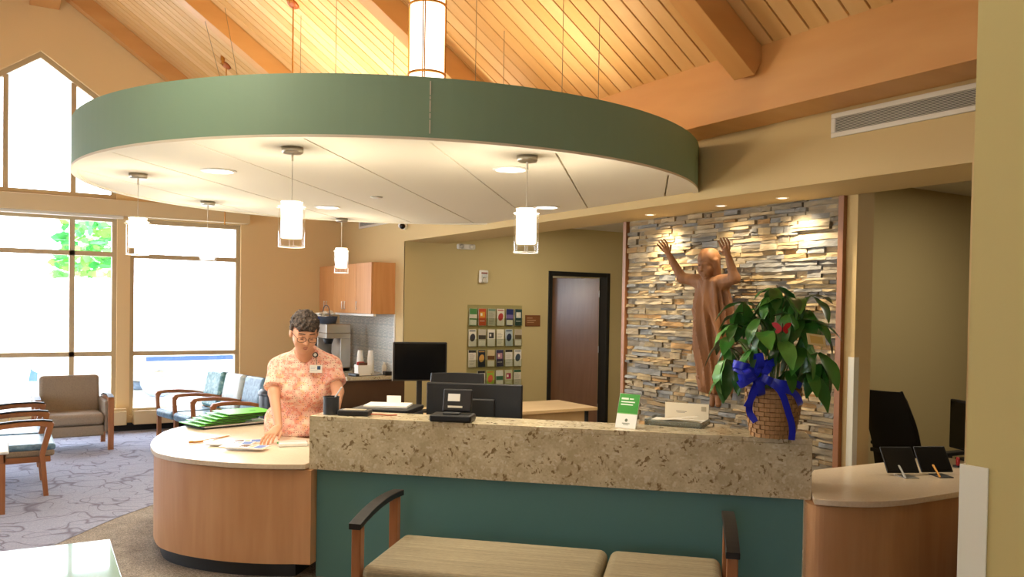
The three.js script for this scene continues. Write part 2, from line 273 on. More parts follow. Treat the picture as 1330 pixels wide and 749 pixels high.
{ // left wall with unseen daylight windows; the entrance one is added for the door reflection
  const s = new THREE.Shape([[-ZF, -0.1], [-ZG + 0.25, -0.1], [-ZG + 0.25, 3.2], [-ZF, 3.2]].map((p) => new THREE.Vector2(...p)));
  const open = [[-9.6, -7.2], [1.5, 4.35]];
  for (const [a, b] of open) s.holes.push(new THREE.Path([[-b, a < -7 ? 0.35 : 1.3], [-a, a < -7 ? 0.35 : 1.3], [-a, 2.8], [-b, 2.8]].map((p) => new THREE.Vector2(...p))));
  const w = structure('wall_left', 'tan wall with tall windows on the waiting side', 'wall');
  mesh('plaster', new THREE.ExtrudeGeometry(s, { depth: 0.2, bevelEnabled: false }).rotateY(Math.PI / 2).translate(XL - 0.2, 0, 0), M.wall, w);
  open.forEach(([a, b]) => { const y0 = a < -7 ? 0.35 : 1.3;
    const g = structure('window_' + (++winN + 1), a < -7 ? 'tall tan-framed side window of the waiting area' : 'added unseen high-silled side window placed for its reflection in the brown door', 'window'), x = XL - 0.1;
    mesh('window_frame', [bb(x - 0.05, x + 0.05, y0, 2.8, a, a + 0.06), bb(x - 0.05, x + 0.05, y0, 2.8, b - 0.06, b), bb(x - 0.05, x + 0.05, y0, y0 + 0.06, a, b), bb(x - 0.05, x + 0.05, 2.74, 2.8, a, b)], M.winFrame, g);
    mesh('pane', bb(x - 0.004, x + 0.004, y0 + 0.06, 2.74, a + 0.06, b - 0.06), glassPane, g);
  });
}
{ // near wall at the right with its corner guard
  const c = atD(1259, 440, 1.8), w = structure('wall_right', 'khaki wall end beside the viewer', 'wall');
  mesh('plaster', bb(c.x, c.x + 0.16, -0.1, 5.2, c.z, ZF), paint('#bdac70'), w);
  const g = thing('corner_guard', 'tall ivory plastic corner guard on the khaki wall end beside the reception counter', 'corner guard');
  mesh('guard_strip', [bb(c.x - 0.004, c.x, 0.02, 1.395, c.z - 0.004, c.z + 0.05, 0.0018), bb(c.x - 0.004, c.x + 0.05, 0.02, 1.395, c.z - 0.012, c.z, 0.0018)], M.guard, g);
}
// ---------- roof: planks, rafters, beams ----------
{
  const c = structure('ceiling', 'pine plank cathedral ceiling on orange timber rafters', 'ceiling');
  const ang = Math.atan(SL), run = XB + 0.45 - XR, len = run / Math.cos(ang), W = 0.134;
  const onSlope = (g, side = 1) => { g.rotateZ(-ang * side); return g.translate(XR + side * run / 2, RIDGE - SL * run / 2, 0); };
  const pl = M.planks.map((m) => [m, boxUV(bx(len, 0.022, W - 0.0125, 0, 0.011, 0, 0.004), true)]);
  pl.forEach((q) => onSlope(q[1]));
  for (let i = 0, z = ZG + W / 2; z < -2.75; i++, z += W) {
    const [m, g] = pl[Math.floor(hash(i, 7) * 5)], p = new THREE.Mesh(g, m); p.name = 'plank'; p.position.set(0, 0.002 * (hash(i, 3) - 0.5), z); p.castShadow = p.receiveShadow = true; c.add(p);
  }
  mesh('deck', [onSlope(bx(len, 0.12, ZF - ZG + 0.5, 0, 0.085, (ZF + ZG) / 2, 0))], M.planks[1], c, true);
  mesh('deck_rest', onSlope(bx(len, 0.02, ZF + 2.7, 0, 0.01, (ZF - 2.7) / 2, 0)), M.planks[2], c, true);
  mesh('deck_rest', onSlope(bx(len, 0.14, ZF - ZG + 0.5, 0, 0.07, (ZF + ZG) / 2, 0), -1), M.planks[2], c, true);
  const rafZ = [-11.81, -9.19, -6.39, -3.65, -0.92, 1.8], H = 0.188;
  for (const z of rafZ) for (const side of [1, -1]) { const cut = 0.4 / Math.cos(ang); mesh('rafter', onSlope(bx(len - cut, H, 0.17, -side * cut / 2, -H / 2, z - 0.085, 0.006), side), M.beam, c, true); }
  mesh('ridge_beam', bb(XR - 0.13, XR + 0.2, 5.33, RIDGE, ZG, ZF, 0.008), M.beam, c);
  mesh('eave_beam', bb(XB, XH, YB, 3.56, ZG, ZF, 0.006), M.beam, c, true);
  mesh('eave_beam', bb(2 * XR - XH - 0.2, 2 * XR - XB, YB, 3.56, ZG, ZF, 0.006), M.beam, c, true);
}
{ // stone feature wall
  const zL = onX(812.5, 300, XHB).z, zR = onX(1099, 300, XHB).z, zEnd = onX(1113, 300, XHB).z;
  const w = structure('wall_stone', 'partition faced with stacked ledge stone between two wood trims', 'wall');
  mesh('partition', bb(XHB + 0.03, XHB + 0.18, -0.1, YC, zL - 0.05, zEnd), M.wall, w);
  mesh('partition_face', bb(XHB + 0.005, XHB + 0.03, 0, YC, zR, zEnd), M.wall, w);
  mesh('mortar_bed', bb(XHB + 0.012, XHB + 0.03, 0, YC, zL + 0.04, zR - 0.04), std('#9a8f7c', 0.95), w);
  for (const z of [zL, zR - 0.045]) mesh('wood_trim', bb(XHB - 0.03, XHB + 0.03, 0, YH + 0.1, z, z + 0.045, 0.003), M.trimWood, w);
  const tones = ['#aca089', '#c2ae88', '#968f82', '#c6b084', '#b0a188', '#90908e', '#b89e74', '#ccb894', '#a69a82', '#9ea0a0', '#c09a66', '#d0c0a2'];
  const bumpS = tex(256, 0.35, (u, v) => { const q = 60 + 180 * fbm(u, v, 6, 26, 5, 77); return [q, q, q]; }, false);
  const grain = tex(256, 0.4, (u, v) => { const q = 175 + 80 * fbm(u, v, 5, 18, 5, 99); return [q, q - 3, q - 8]; });
  const mats = tones.map((c) => std(c, 0.85, { bumpMap: bumpS, bumpScale: 0.006, map: grain }));
  const all = []; let y = 0.62; const z0 = zL + 0.048, z1 = zR - 0.048;
  while (y < YH + 0.06) {
    const h = [0.018, 0.024, 0.03, 0.038, 0.052][Math.floor(rnd() * 5)]; let z = z0;
    while (z < z1 - 0.02) {
      let l = rnd() < 0.22 ? rr(0.24, 0.4) : rr(0.07, 0.21); if (z + l > z1 - 0.06) l = z1 - z;
      const split = h > 0.05 && rnd() < 0.5;
      for (const [ya, yb] of split ? [[y, y + h * rr(0.4, 0.6)], [0, y + h]] : [[y, y + h]]) all.push({ z, l, y: ya || all[all.length - 1].yb, yb });
      z += l;
    }
    y += h;
  }
  const stoneGeo = (s) => { // one rough block: front ring of points pushed about
    const d = rr(0.024, 0.064), g = 0.004, zA = s.z + g * rr(0.4, 1.3), zB = s.z + s.l - g * rr(0.4, 1.3), yA = s.y + g * rr(0.2, 1), yB = s.yb - g * rr(0.2, 1), j = () => rr(-1, 1) * Math.min(0.005, (yB - yA) * 0.14);
    const n = Math.max(2, Math.round(s.l / 0.09)), pos = [], idx = [], row = [];
    for (let i = 0; i <= n; i++) { const z = lerp(zA, zB, i / n), e = i === 0 || i === n ? 0.007 : 0; row.push([z, yA + j(), d - e - rr(0, 0.008)], [z, yB + j(), d - e - rr(0, 0.012)]); }
    for (const [z, yy] of row) pos.push(XHB + 0.028, yy, z);
    for (const [z, yy, dd] of row) pos.push(XHB + 0.028 - dd, yy, z);
    const k = row.length, q = (a, b, c, e) => idx.push(a, b, c, a, c, e);
    for (let i = 0; i < n; i++) { const a = i * 2; q(k + a, k + a + 1, k + a + 3, k + a + 2); q(a, k + a, k + a + 2, a + 2); q(a + 1, a + 3, k + a + 3, k + a + 1); }
    q(0, 1, k + 1, k); q(k - 2, k + k - 2, k + k - 1, k - 1);
    const geo = new THREE.BufferGeometry(); geo.setAttribute('position', new THREE.Float32BufferAttribute(pos, 3)); geo.setIndex(idx); const ng = geo.toNonIndexed(); ng.computeVertexNormals(); return ng;
  };
  const area = (s) => s.l * (s.yb - s.y) * (s.y > 0.75 ? 1 : 0.2); const order = all.map((s, i) => [area(s), i]).sort((a, b) => b[0] - a[0]).map((q) => q[1]), big = new Set(order.slice(0, 300)), rest = mats.map(() => []);
  all.forEach((s, i) => { const k = Math.floor(rnd() * mats.length), g = stoneGeo(s); if (big.has(i)) mesh('stone', g, mats[k], w); else rest[k].push(g); });
  rest.forEach((r, k) => { if (r.length) { const m = mesh('small_stones', r, mats[k], w); m.userData.kind = 'stuff'; } });
  const g = thing('corner_guard', 'narrow ivory corner guard at the end of the stone partition behind the office chair', 'corner guard');
  mesh('guard_strip', [bb(XHB - 0.0, XHB + 0.005, 0, 1.41, zEnd - 0.045, zEnd + 0.003, 0.001), bb(XHB, XHB + 0.05, 0, 1.41, zEnd, zEnd + 0.004, 0.001)], M.guard, g);
  const j = atD(1257, 520, 5.1), g2 = thing('corner_guard', 'ivory corner guard strip beside the dark monitor at the edge of the khaki wall', 'corner guard');
  mesh('guard_strip', [bb(XHB, XHB + 0.004, 0, 1.41, -2.504, -2.45, 0.001), bb(XHB - 0.05, XHB + 0.004, 0, 1.41, -2.504, -2.5, 0.001)], M.guard, g2);
}
// ---------- round ceiling cloud ----------
const RC = { x: 2.681, z: -6.091, r: 2.287, y0: 2.575, y1: 2.896 };
const arcPts = (r, n = 120) => { const a = Math.acos((XH - 0.003 - RC.x) / r), out = []; for (let i = 0; i <= n; i++) { const t = lerp(a, 2 * Math.PI - a, i / n); out.push([RC.x + r * Math.cos(t), RC.z + r * Math.sin(t)]); } return out; };
const ringSlab = (r0, r1, y0, y1) => slab([...arcPts(r1), ...arcPts(r0).reverse()], y0, y1);
const clip = (poly, nx, nz, d) => { const out = []; for (let i = 0; i < poly.length; i++) { const a = poly[i], b = poly[(i + 1) % poly.length], fa = a[0] * nx + a[1] * nz - d, fb = b[0] * nx + b[1] * nz - d; if (fa >= 0) out.push(a); if (fa >= 0 !== fb >= 0) { const t = fa / (fa - fb); out.push([lerp(a[0], b[0], t), lerp(a[1], b[1], t)]); } } return out; };
{
  const c = thing('ceiling_cloud', 'large round suspended ceiling cloud with a green band and cream panels over the desk', 'ceiling cloud');
  const band = ringSlab(RC.r - 0.025, RC.r, RC.y0 + 0.008, RC.y1);
  mesh('green_band', band, M.teal, c);
  mesh('rim_trim', ringSlab(RC.r - 0.035, RC.r + 0.004, RC.y0 - 0.006, RC.y0 + 0.008), M.ceilWhite, c);
  mesh('top_board', slab(arcPts(RC.r - 0.026), RC.y0 + 0.03, RC.y0 + 0.06), M.ceilWhite, c);
  const disc = arcPts(RC.r - 0.036), px = 0.76, pz = 0.65, cuts = [-9, -3.74, -3.09, -2.44, -1.78, -1.14, -0.51, 0.13, 9];
  for (let i = 0; i + 1 < cuts.length; i++) { let p = clip(disc, px, pz, cuts[i] + 0.006); p = clip(p, -px, -pz, -cuts[i + 1] + 0.006); if (p.length > 2) mesh('ceiling_panel', slab(p, RC.y0 + 0.002, RC.y0 + 0.024), M.ceilWhite, c); }
  const s = onY(558.5, 180, RC.y0), a = Math.atan2(s.z - RC.z, s.x - RC.x), strips = [];
  for (const [y0, y1] of [[0.03, 0.10], [0.108, 0.135], [0.142, 0.20], [0.206, 0.222], [0.228, 0.30]]) strips.push(bx(0.004, y1 - y0, 0.006, RC.r + 0.002, RC.y0 + (y0 + y1) / 2, 0, 0).rotateY(-a).translate(RC.x, 0, RC.z));
  mesh('joint_strip', strips, M.offwhite, c);
  for (const [x, y, ang] of [[259, 0, 0.0], [292, 10, 0], [437, 0, 0], [512, 30, 0], [619, 0, 0], [655, 40, 0], [732, 0, 0], [779, 20, 0], [391, 20, 0]]) {
    const n = V(SL, 1, 0), top = onP(x, y, V(XB, RY, 0), n), d = V(top.x - RC.x, 0, top.z - RC.z), L = d.length(), k = Math.min(L, RC.r - 0.06) / L;
    mesh('suspension_cable', rod(top, V(RC.x + d.x * k, RC.y0 + 0.05, RC.z + d.z * k), 0.0028, 5), M.wire, c);
  }
}
// uplights standing on the cloud
[[2.95, -7.35], [2.4, -7.75], [3.55, -6.75], [3.3, -5.0]].forEach(([x, z], i) => {
  const g = thing('uplight_fixture', 'small uplight standing on top of the round ceiling cloud', 'light fixture', V(x, RC.y0 + 0.06, z), 0, 'uplights on the cloud');
  mesh('housing', cyl(0.06, 0.07, 0.1, 0, 0, 0, 16), M.white, g); mesh('lamp_lens', cyl(0.06, 0.06, 0.004, 0, 0.1, 0, 16), glow(SOFT, 4), g);
  const t = V(x - 0.1, 5, z + (i === 1 ? -1.3 : -0.1)), l = spot(V(0, 0.12, 0), V(t.x - x, 2.2, t.z - z), new THREE.Color(1, 0.9, 0.68), [13, 12, 6, 4][i], 1.0, 3); g.add(l, l.target);
});
// ---------- glass pendants ----------
{
  const spots = [[380, 192, 'glass cylinder pendant lamp hanging over the rounded countertop, above the leaning woman'], [179.5, 226, 'glass cylinder pendant lamp hanging in front of the tan pilaster between the windows'], [270, 262, 'glass cylinder pendant lamp hanging in front of the window behind the row seating'], [444, 284, 'glass cylinder pendant lamp hanging in front of the upper cabinets'], [685, 203, 'glass cylinder pendant lamp hanging above the brochure rack and door']];
  const build = () => {
    const g = thing('pendant_lamp', '', 'lamp', V(0, 0, 0), 0, 'glass pendants under the cloud');
    mesh('canopy', lathe([[0, -0.034], [0.05, -0.034], [0.058, -0.026], [0.06, 0], [0, 0]]), M.nickel, g);
    mesh('cord', [rod(V(0, -0.034, 0), V(0, -0.075, 0), 0.006), rod(V(0, -0.07, 0), V(0, -0.30, 0), 0.0022, 6)], M.nickel, g);
    mesh('cap', lathe([[0, -0.292], [0.022, -0.294], [0.06, -0.298], [0.06, -0.303], [0, -0.303]]), M.whiteGloss, g);
    mesh('lamp_shade', lathe([[0.001, -0.303], [0.056, -0.303], [0.058, -0.31], [0.058, -0.495], [0.052, -0.502], [0.001, -0.502]]), glow(new THREE.Color(1.0, 0.86, 0.6), 2.6), g);
    mesh('glass_cylinder', [cyl(0.072, 0.072, 0.225, 0, -0.55, 0, 32, true)], phy('#ffffff', 0.02, { transmission: 1, thickness: 0, ior: 1.45 }), g);
    for (const y of [-0.55, -0.325]) mesh('glass_rim', new THREE.TorusGeometry(0.072, 0.002, 6, 32).rotateX(Math.PI / 2).translate(0, y, 0), M.whiteGloss, g);
    mesh('support_pin', [rod(V(-0.085, -0.335, 0), V(0.085, -0.335, 0), 0.0025, 6), rod(V(0, -0.335, -0.085), V(0, -0.335, 0.085), 0.0025, 6)], M.nickel, g);
    g.add(bulb(V(0, -0.4, 0), SOFT, 1.5, 3)); return g;
  };
  const first = build();
  spots.forEach(([x, y, label], i) => { const o = i ? copy(first) : first, p = onY(x, y, RC.y0); o.position.set(p.x, RC.y0 + 0.002, p.z); o.userData.label = label; });
}
// ---------- recessed downlights, sprinkler plate ----------
{
  const list = [[284, 222, 'round recessed downlight in the cloud beside the window side pendants'], [663, 220, 'round recessed downlight in the cloud next to the pendant over the brochure rack'], [425, 269, 'recessed downlight in the cloud beside the pendant that hangs before the cabinets'], [710, 269, 'recessed downlight in the cloud close to the header wall']];
  for (const [x, y, label] of list) {
    const p = onY(x, y, RC.y0), g = thing('recessed_downlight', label, 'downlight', V(p.x, RC.y0, p.z), 0, 'downlights in the cloud');
    mesh('trim_ring', lathe([[0.092, -0.006], [0.112, -0.004], [0.114, 0.002], [0.092, 0.002]]), M.white, g); mesh('lamp_lens', cyl(0.094, 0.094, 0.006, 0, -0.004, 0, 32), glow(SOFT, 5), g);
    const l = spot(V(0, -0.02, 0), V(0, -1, 0), SOFT, 8, 1.15, 4); g.add(l, l.target);
  }
  const p = onY(489, 256, RC.y0), s = thing('sprinkler_plate', 'small flat sprinkler cover plate on the underside of the cloud', 'sprinkler', V(p.x, RC.y0, p.z));
  mesh('cover_plate', lathe([[0, -0.008], [0.038, -0.008], [0.042, 0.0], [0, 0]]), M.white, s); mesh('rim', lathe([[0.042, -0.003], [0.05, -0.002], [0.05, 0.002], [0.042, 0.002]]), M.steel, s);
}
// ---------- tall cylinder pendant(s) ----------
{
  const build = (p, label) => {
    const g = thing('cylinder_chandelier', label, 'lamp', p, 0, 'tall cylinder lamps'), R = 0.108, H = 0.95;
    mesh('lamp_diffuser', lathe([[0.001, 0], [R - 0.006, 0], [R, 0.01], [R, H - 0.01], [R - 0.006, H], [0.001, H]], 32), glow(new THREE.Color(1, 0.92, 0.76), 2.4), g);
    for (const y of [0.07, 0.5, H - 0.07]) mesh('hoop', new THREE.TorusGeometry(R + 0.006, 0.008, 8, 40).rotateX(Math.PI / 2).translate(0, y, 0), M.brass, g);
    for (let k = 0; k < 4; k++) { const a = k * Math.PI / 2 + 0.62; mesh('strap', [-0.05, 0.05].map((e) => bx(0.006, H + 0.06, 0.006, (R + 0.008) * Math.cos(a + e), H / 2, (R + 0.008) * Math.sin(a + e), 0)), M.brass, g); }
    mesh('top_cap', cyl(R + 0.01, R + 0.01, 0.02, 0, H, 0, 32), M.brass, g);
    const top = roofY(p.x) - p.y - 0.02; mesh('stem', rod(V(0, H, 0), V(0, top, 0), 0.008), M.brass, g); mesh('ceiling_canopy', cyl(0.07, 0.07, 0.05, 0, top - 0.05, 0), M.brass, g);
    g.add(bulb(V(0, -0.06, 0), SOFT, 2.2, 4)); return g;
  };
  build(atD(554, 112, 5.3), 'tall glowing white cylinder lamp with thin straps above the green cloud band');
  build(V(0.2, 3.1, -1.4), 'added unseen cylinder lamp over the lobby lighting the bench and desk front');  // unseen copy added as fill for desk, bench and near wall
  build(V(0.3, 3.3, -4.0), 'added unseen cylinder lamp giving fill light over the lobby beside the cloud');  // second unseen copy, also added for lobby fill
}
// ---------- ceiling drops above the cloud ----------
for (const [x, y, label] of [[381, 4, 'copper ceiling canopy with a thin drop pipe on the plank ceiling'], [294, 84, 'copper ceiling canopy on the planks just above the cloud band']]) {
  const p = onP(x, y, V(XB, RY, 0), V(SL, 1, 0)), g = thing('ceiling_drop', label, 'ceiling fitting', p, 0, 'ceiling drops');
  const cone = lathe([[0.001, -0.03], [0.05, -0.03], [0.062, -0.015], [0.065, 0.002], [0.001, 0.002]]).rotateZ(-Math.atan(SL)); mesh('canopy', cone, M.copper, g);
  mesh('drop_pipe', rod(V(0, -0.01, 0), V(0, RC.y0 + 0.06 - p.y, 0), 0.007), M.brass, g);
  const h = [cyl(0.012, 0.018, 0.03, -0.07, -0.02, 0.12, 10), cyl(0.004, 0.008, 0.035, -0.07, -0.055, 0.12, 8)]; for (let k = 0; k < 8; k++) h.push(bx(0.022, 0.004, 0.008, 0.02, 0, 0, 0).rotateY(k * Math.PI / 4).translate(-0.07, -0.028, 0.12));
  const s = thing('ceiling_sprinkler', 'small brass sprinkler head on the planks beside the ' + (x > 350 ? 'copper canopy with the drop pipe' : 'copper canopy near the cloud band'), 'sprinkler', p, 0, 'sprinkler heads'); mesh('sprinkler_head', [...h, cyl(0.025, 0.025, 0.07, -0.07, 0.005, 0.12, 12)], M.brass, s);
}
// ---------- wall grilles ----------
function grille(z0, z1, y0, y1, label) {
  const g = thing('return_grille', label, 'air grille', V(XH, (y0 + y1) / 2, (z0 + z1) / 2), 0, 'wall grilles'), L = z1 - z0, H = y1 - y0, F = 0.03;
  mesh('backing', bx(0.004, H - 0.02, L - 0.02, -0.003, 0, 0, 0), std('#5e5c52', 0.8), g);
  mesh('grille_frame', [bx(0.014, F, L, -0.008, H / 2 - F / 2, 0), bx(0.014, F, L, -0.008, -H / 2 + F / 2, 0), bx(0.014, H - 2 * F, F, -0.008, 0, L / 2 - F / 2), bx(0.014, H - 2 * F, F, -0.008, 0, -L / 2 + F / 2)], M.offwhite, g);
  const n = Math.round((H - 2 * F) / 0.0085); for (let i = 0; i < n; i++) mesh('blade', bx(0.008, 0.0022, L - 2 * F, -0.008, -H / 2 + F + (i + 0.5) * (H - 2 * F) / n, 0, 0), M.offwhite, g);
}
{ const a = onX(1081.5, 148.5, XH), b = onX(1080.3, 179.8, XH); grille(a.z, a.z + 1.3, b.y, a.y, 'long white air grille high on the header wall under the orange beam');
  const c = onX(467, 297.5, XH), d = onX(513, 293, XH); grille(c.z, d.z, c.y, c.y + 0.15, 'short white air grille on the pale wall above the upper cabinets'); }
{ // dome camera beside the corner, under the cloud
  const p = onX(527, 293, XH), g = thing('security_camera', 'small white dome camera on the pale header wall beside the cloud edge', 'camera', p);
  mesh('mount', cyl(0.05, 0.05, 0.03, 0, 0, 0, 20).rotateZ(Math.PI / 2).translate(0.0, 0, 0), M.white, g); mesh('dome_housing', new THREE.SphereGeometry(0.05, 20, 14).scale(1, 0.9, 1.15).translate(-0.05, 0, 0), M.whiteGloss, g); mesh('dome_lens', new THREE.SphereGeometry(0.037, 16, 12).translate(-0.062, -0.012, 0.035), M.blackGloss, g);
}
// ---------- staff area lights ----------
for (const [x, z, k] of [[6.0, -8.3, 17], [7.0, -6.2, 8], [6.6, -3.0, 18]]) {
  const g = thing('troffer_light', 'square flat light panel set in the staff area ceiling', 'ceiling light', V(x, YC, z), 0, 'ceiling light panels in the staff area');
  mesh('panel_frame', [bx(0.62, 0.02, 0.03, 0, -0.006, 0.295), bx(0.62, 0.02, 0.03, 0, -0.006, -0.295), bx(0.03, 0.02, 0.56, 0.295, -0.006, 0), bx(0.03, 0.02, 0.56, -0.295, -0.006, 0)], M.white, g); mesh('light_panel', bx(0.56, 0.008, 0.56, 0, -0.006, 0, 0), glow(SOFT, 1.5), g);
  const l = new THREE.RectAreaLight(SOFT, k, 0.56, 0.56); l.position.set(0, -0.02, 0); l.rotation.x = -Math.PI / 2; g.add(l);
}
{ const g = thing('troffer_light', 'square flat light panel in the room behind the open door', 'ceiling light', V(7.1, YC, -11.4)); mesh('light_panel', bx(0.6, 0.012, 0.6, 0, -0.006, 0, 0), glow(new THREE.Color(1, 0.97, 0.92), 3), g); const l = new THREE.RectAreaLight(new THREE.Color(1, 0.97, 0.92), 22, 0.6, 0.6); l.position.set(0, -0.02, 0); l.rotation.x = -Math.PI / 2; g.add(l); }
// wall washers in the header soffit over the stone
for (const px of [872, 965, 1045]) {
  const z = onX(px, 300, XHB).z, g = thing('wall_washer', 'small recessed accent light in the header soffit over the stone wall', 'downlight', V(4.70, YH, z), 0, 'accent lights over the stone wall');
  mesh('trim_ring', lathe([[0.03, -0.004], [0.045, -0.003], [0.045, 0.002], [0.03, 0.002]]), M.white, g); mesh('lamp_lens', cyl(0.031, 0.031, 0.004, 0, -0.003, 0, 16), glow(WARM, 3), g);
  const l = spot(V(0, -0.012, 0), V(0.24, -0.62, 0), WARM, px === 965 ? 2.2 : 5.5, 0.95, 1.5); g.add(l, l.target);
}
// ---------- reception desk ----------
const TT = 1.017, TW = 0.722, DTURN = -0.764, DO = V(1.65, 0, -5.086);
const dk = (s, y, t) => V(DO.x + 0.722 * s - 0.692 * t, y, DO.z + 0.692 * s + 0.722 * t);
const toDk = (p) => { const x = p.x - DO.x, z = p.z - DO.z; return [0.722 * x + 0.692 * z, -0.692 * x + 0.722 * z]; };
const deskThing = (name, label, cat, group) => thing(name, label, cat, DO, DTURN, group);
const scaled = (pts, k, cx, cz) => pts.map(([x, z]) => [cx + (x - cx) * k, cz + (z - cz) * k]);
{
  const q = deskThing('transaction_counter', 'long speckled beige quartz transaction ledge of the reception desk', 'counter');
  mesh('ledge_front', bb(0, 2.974, 0.683, TT - 0.03, -0.03, 0, 0.003), M.quartz, q);
  mesh('ledge_top', bb(0, 2.974, TT - 0.03, TT, -0.30, 0.0, 0.003), M.quartz, q);
  mesh('ledge_end', [bb(0, 0.03, 0.683, TT - 0.03, -0.30, -0.03, 0.002), bb(2.944, 2.974, 0.683, TT - 0.03, -0.30, -0.03, 0.002)], M.quartz, q);
  const f = deskThing('desk_front_panel', 'teal painted front wall of the reception desk under the quartz ledge', 'desk panel');
  mesh('teal_panel', bb(0.033, 2.94, 0.0, 0.683, -0.2, -0.045, 0.002), M.tealBase, f);
  mesh('inner_panel', bb(0.04, 2.93, 0.683, TT - 0.03, -0.2, -0.05, 0), M.tealBase, f);
  const w = deskThing('desk_worktop', 'cream laminate worktop behind the quartz ledge', 'worktop');
  mesh('worktop_slab', bb(0.06, 2.9, TW - 0.03, TW, -0.85, -0.205, 0.003), M.counterTop, w); mesh('support_panel', [bb(0.9, 0.93, 0, TW - 0.03, -0.8, -0.21), bb(1.95, 1.98, 0, TW - 0.03, -0.8, -0.21)], M.maple, w);
}
{ // curved counter at the left end
  const outer = [[0.03, 0.045], [-0.209, 0.11], [-0.457, 0.134], [-0.684, 0.115], [-0.873, 0.072], [-1.078, -0.024], [-1.221, -0.163], [-1.363, -0.349], [-1.50, -0.6], [-1.61, -0.897], [-1.62, -1.2], [-1.55, -1.42], [-1.38, -1.56], [-1.16, -1.52], [-1.0, -1.3], [-0.82, -1.08], [-0.63, -0.93], [-0.43, -0.87], [-0.15, -0.82], [0.03, -0.80]];
  const pts = smooth(outer, 110).filter(([s, t]) => s < -0.003);
  const t = deskThing('curved_countertop', 'rounded cream laminate countertop at the left end of the reception desk', 'countertop');
  mesh('top_slab', slab([...pts, [0.055, -0.8], [0.055, -0.305], [-0.002, -0.305], [-0.002, 0.05]], TW - 0.032, TW, 0.003), M.counterTop, t);
  const b = deskThing('curved_desk_base', 'curved maple veneer desk base with a dark toe kick under the rounded countertop', 'desk base');
  const body = scaled(pts, 0.965, -0.8, -0.62).map(([s, u]) => [s > -0.06 ? 0.032 : s, u]), toe = scaled(pts, 0.90, -0.8, -0.66).map(([s, u]) => [Math.min(s, 0.02), u]);
  mesh('veneer_body', slab(body, 0.095, 0.682), M.maple, b); mesh('toe_kick', slab(toe, 0, 0.095), std('#23282e', 0.5), b);
}
{ // lower counter at the right end
  const front = [[3.70, -2.93], [3.753, -2.863], [3.915, -2.749], [4.098, -2.694], [4.357, -2.675], [4.62, -2.665], [5.6, -2.66]];
  const pts = smooth(front, 40), back = [[5.6, -3.42], [5.03, -3.43], [4.594, -3.46], [4.368, -3.469], [4.05, -3.27], [3.9, -3.12]];
  const t = thing('side_countertop', 'curved tan laminate countertop at the stone wall end of the reception desk', 'countertop');
  mesh('top_slab', slab([...pts, ...back], TW - 0.032, TW, 0.003), M.counterTop, t);
  const b = thing('side_desk_base', 'curved orange maple desk base beside the teal front panel, near the khaki wall', 'desk base');
  const bf = smooth([[3.80, -3.075], [3.765, -3.04], [3.725, -2.99], [3.72, -2.935], [3.77, -2.88], [3.93, -2.79], [4.10, -2.735], [4.36, -2.715], [4.62, -2.705], [5.5, -2.70]], 30);
  mesh('veneer_body', slab([...bf, [5.5, -3.38], [5.03, -3.39], [4.594, -3.40], [4.40, -3.40], [4.05, -3.2], [3.93, -3.09]], 0.09, 0.682), M.maple, b); mesh('toe_kick', slab([[3.80, -3.06], [3.78, -3.0], [3.83, -2.93], [3.98, -2.85], [4.12, -2.8], [4.36, -2.78], [5.45, -2.76], [5.45, -3.35], [4.4, -3.36], [4.0, -3.1]], 0, 0.09), M.blackMat, b);
}
{ // desk at the back
  const t = thing('staff_desk', 'maple staff desk standing behind the black chair, in front of the brochure wall', 'desk');
  mesh('desk_top', bb(2.35, 5.12, 0.69, TW, -7.38, -6.68, 0.004), M.mapleTop, t, true);
  for (const x of [2.4, 3.75, 5.02]) mesh('leg_panel', bb(x, x + 0.03, 0, 0.69, -7.33, -6.74), M.charcoal, t);
  mesh('drawer_front', [bb(4.2, 5.0, 0.46, 0.68, -6.76, -6.74)], M.mapleTop, t);
  const p = thing('desk_screen', 'low dark brown desk screen in front of the coffee counter', 'desk screen'); const a = onZ(437, 497, -7.6), e = onZ(525, 498, -7.6);
  mesh('screen_panel', bb(a.x, e.x, 0, a.y, -7.62, -7.59, 0.002), std('#3d2718', 0.4), p); mesh('top_rail', bb(a.x, e.x, a.y, a.y + 0.015, -7.625, -7.585), std('#2c1c12', 0.4), p);
}
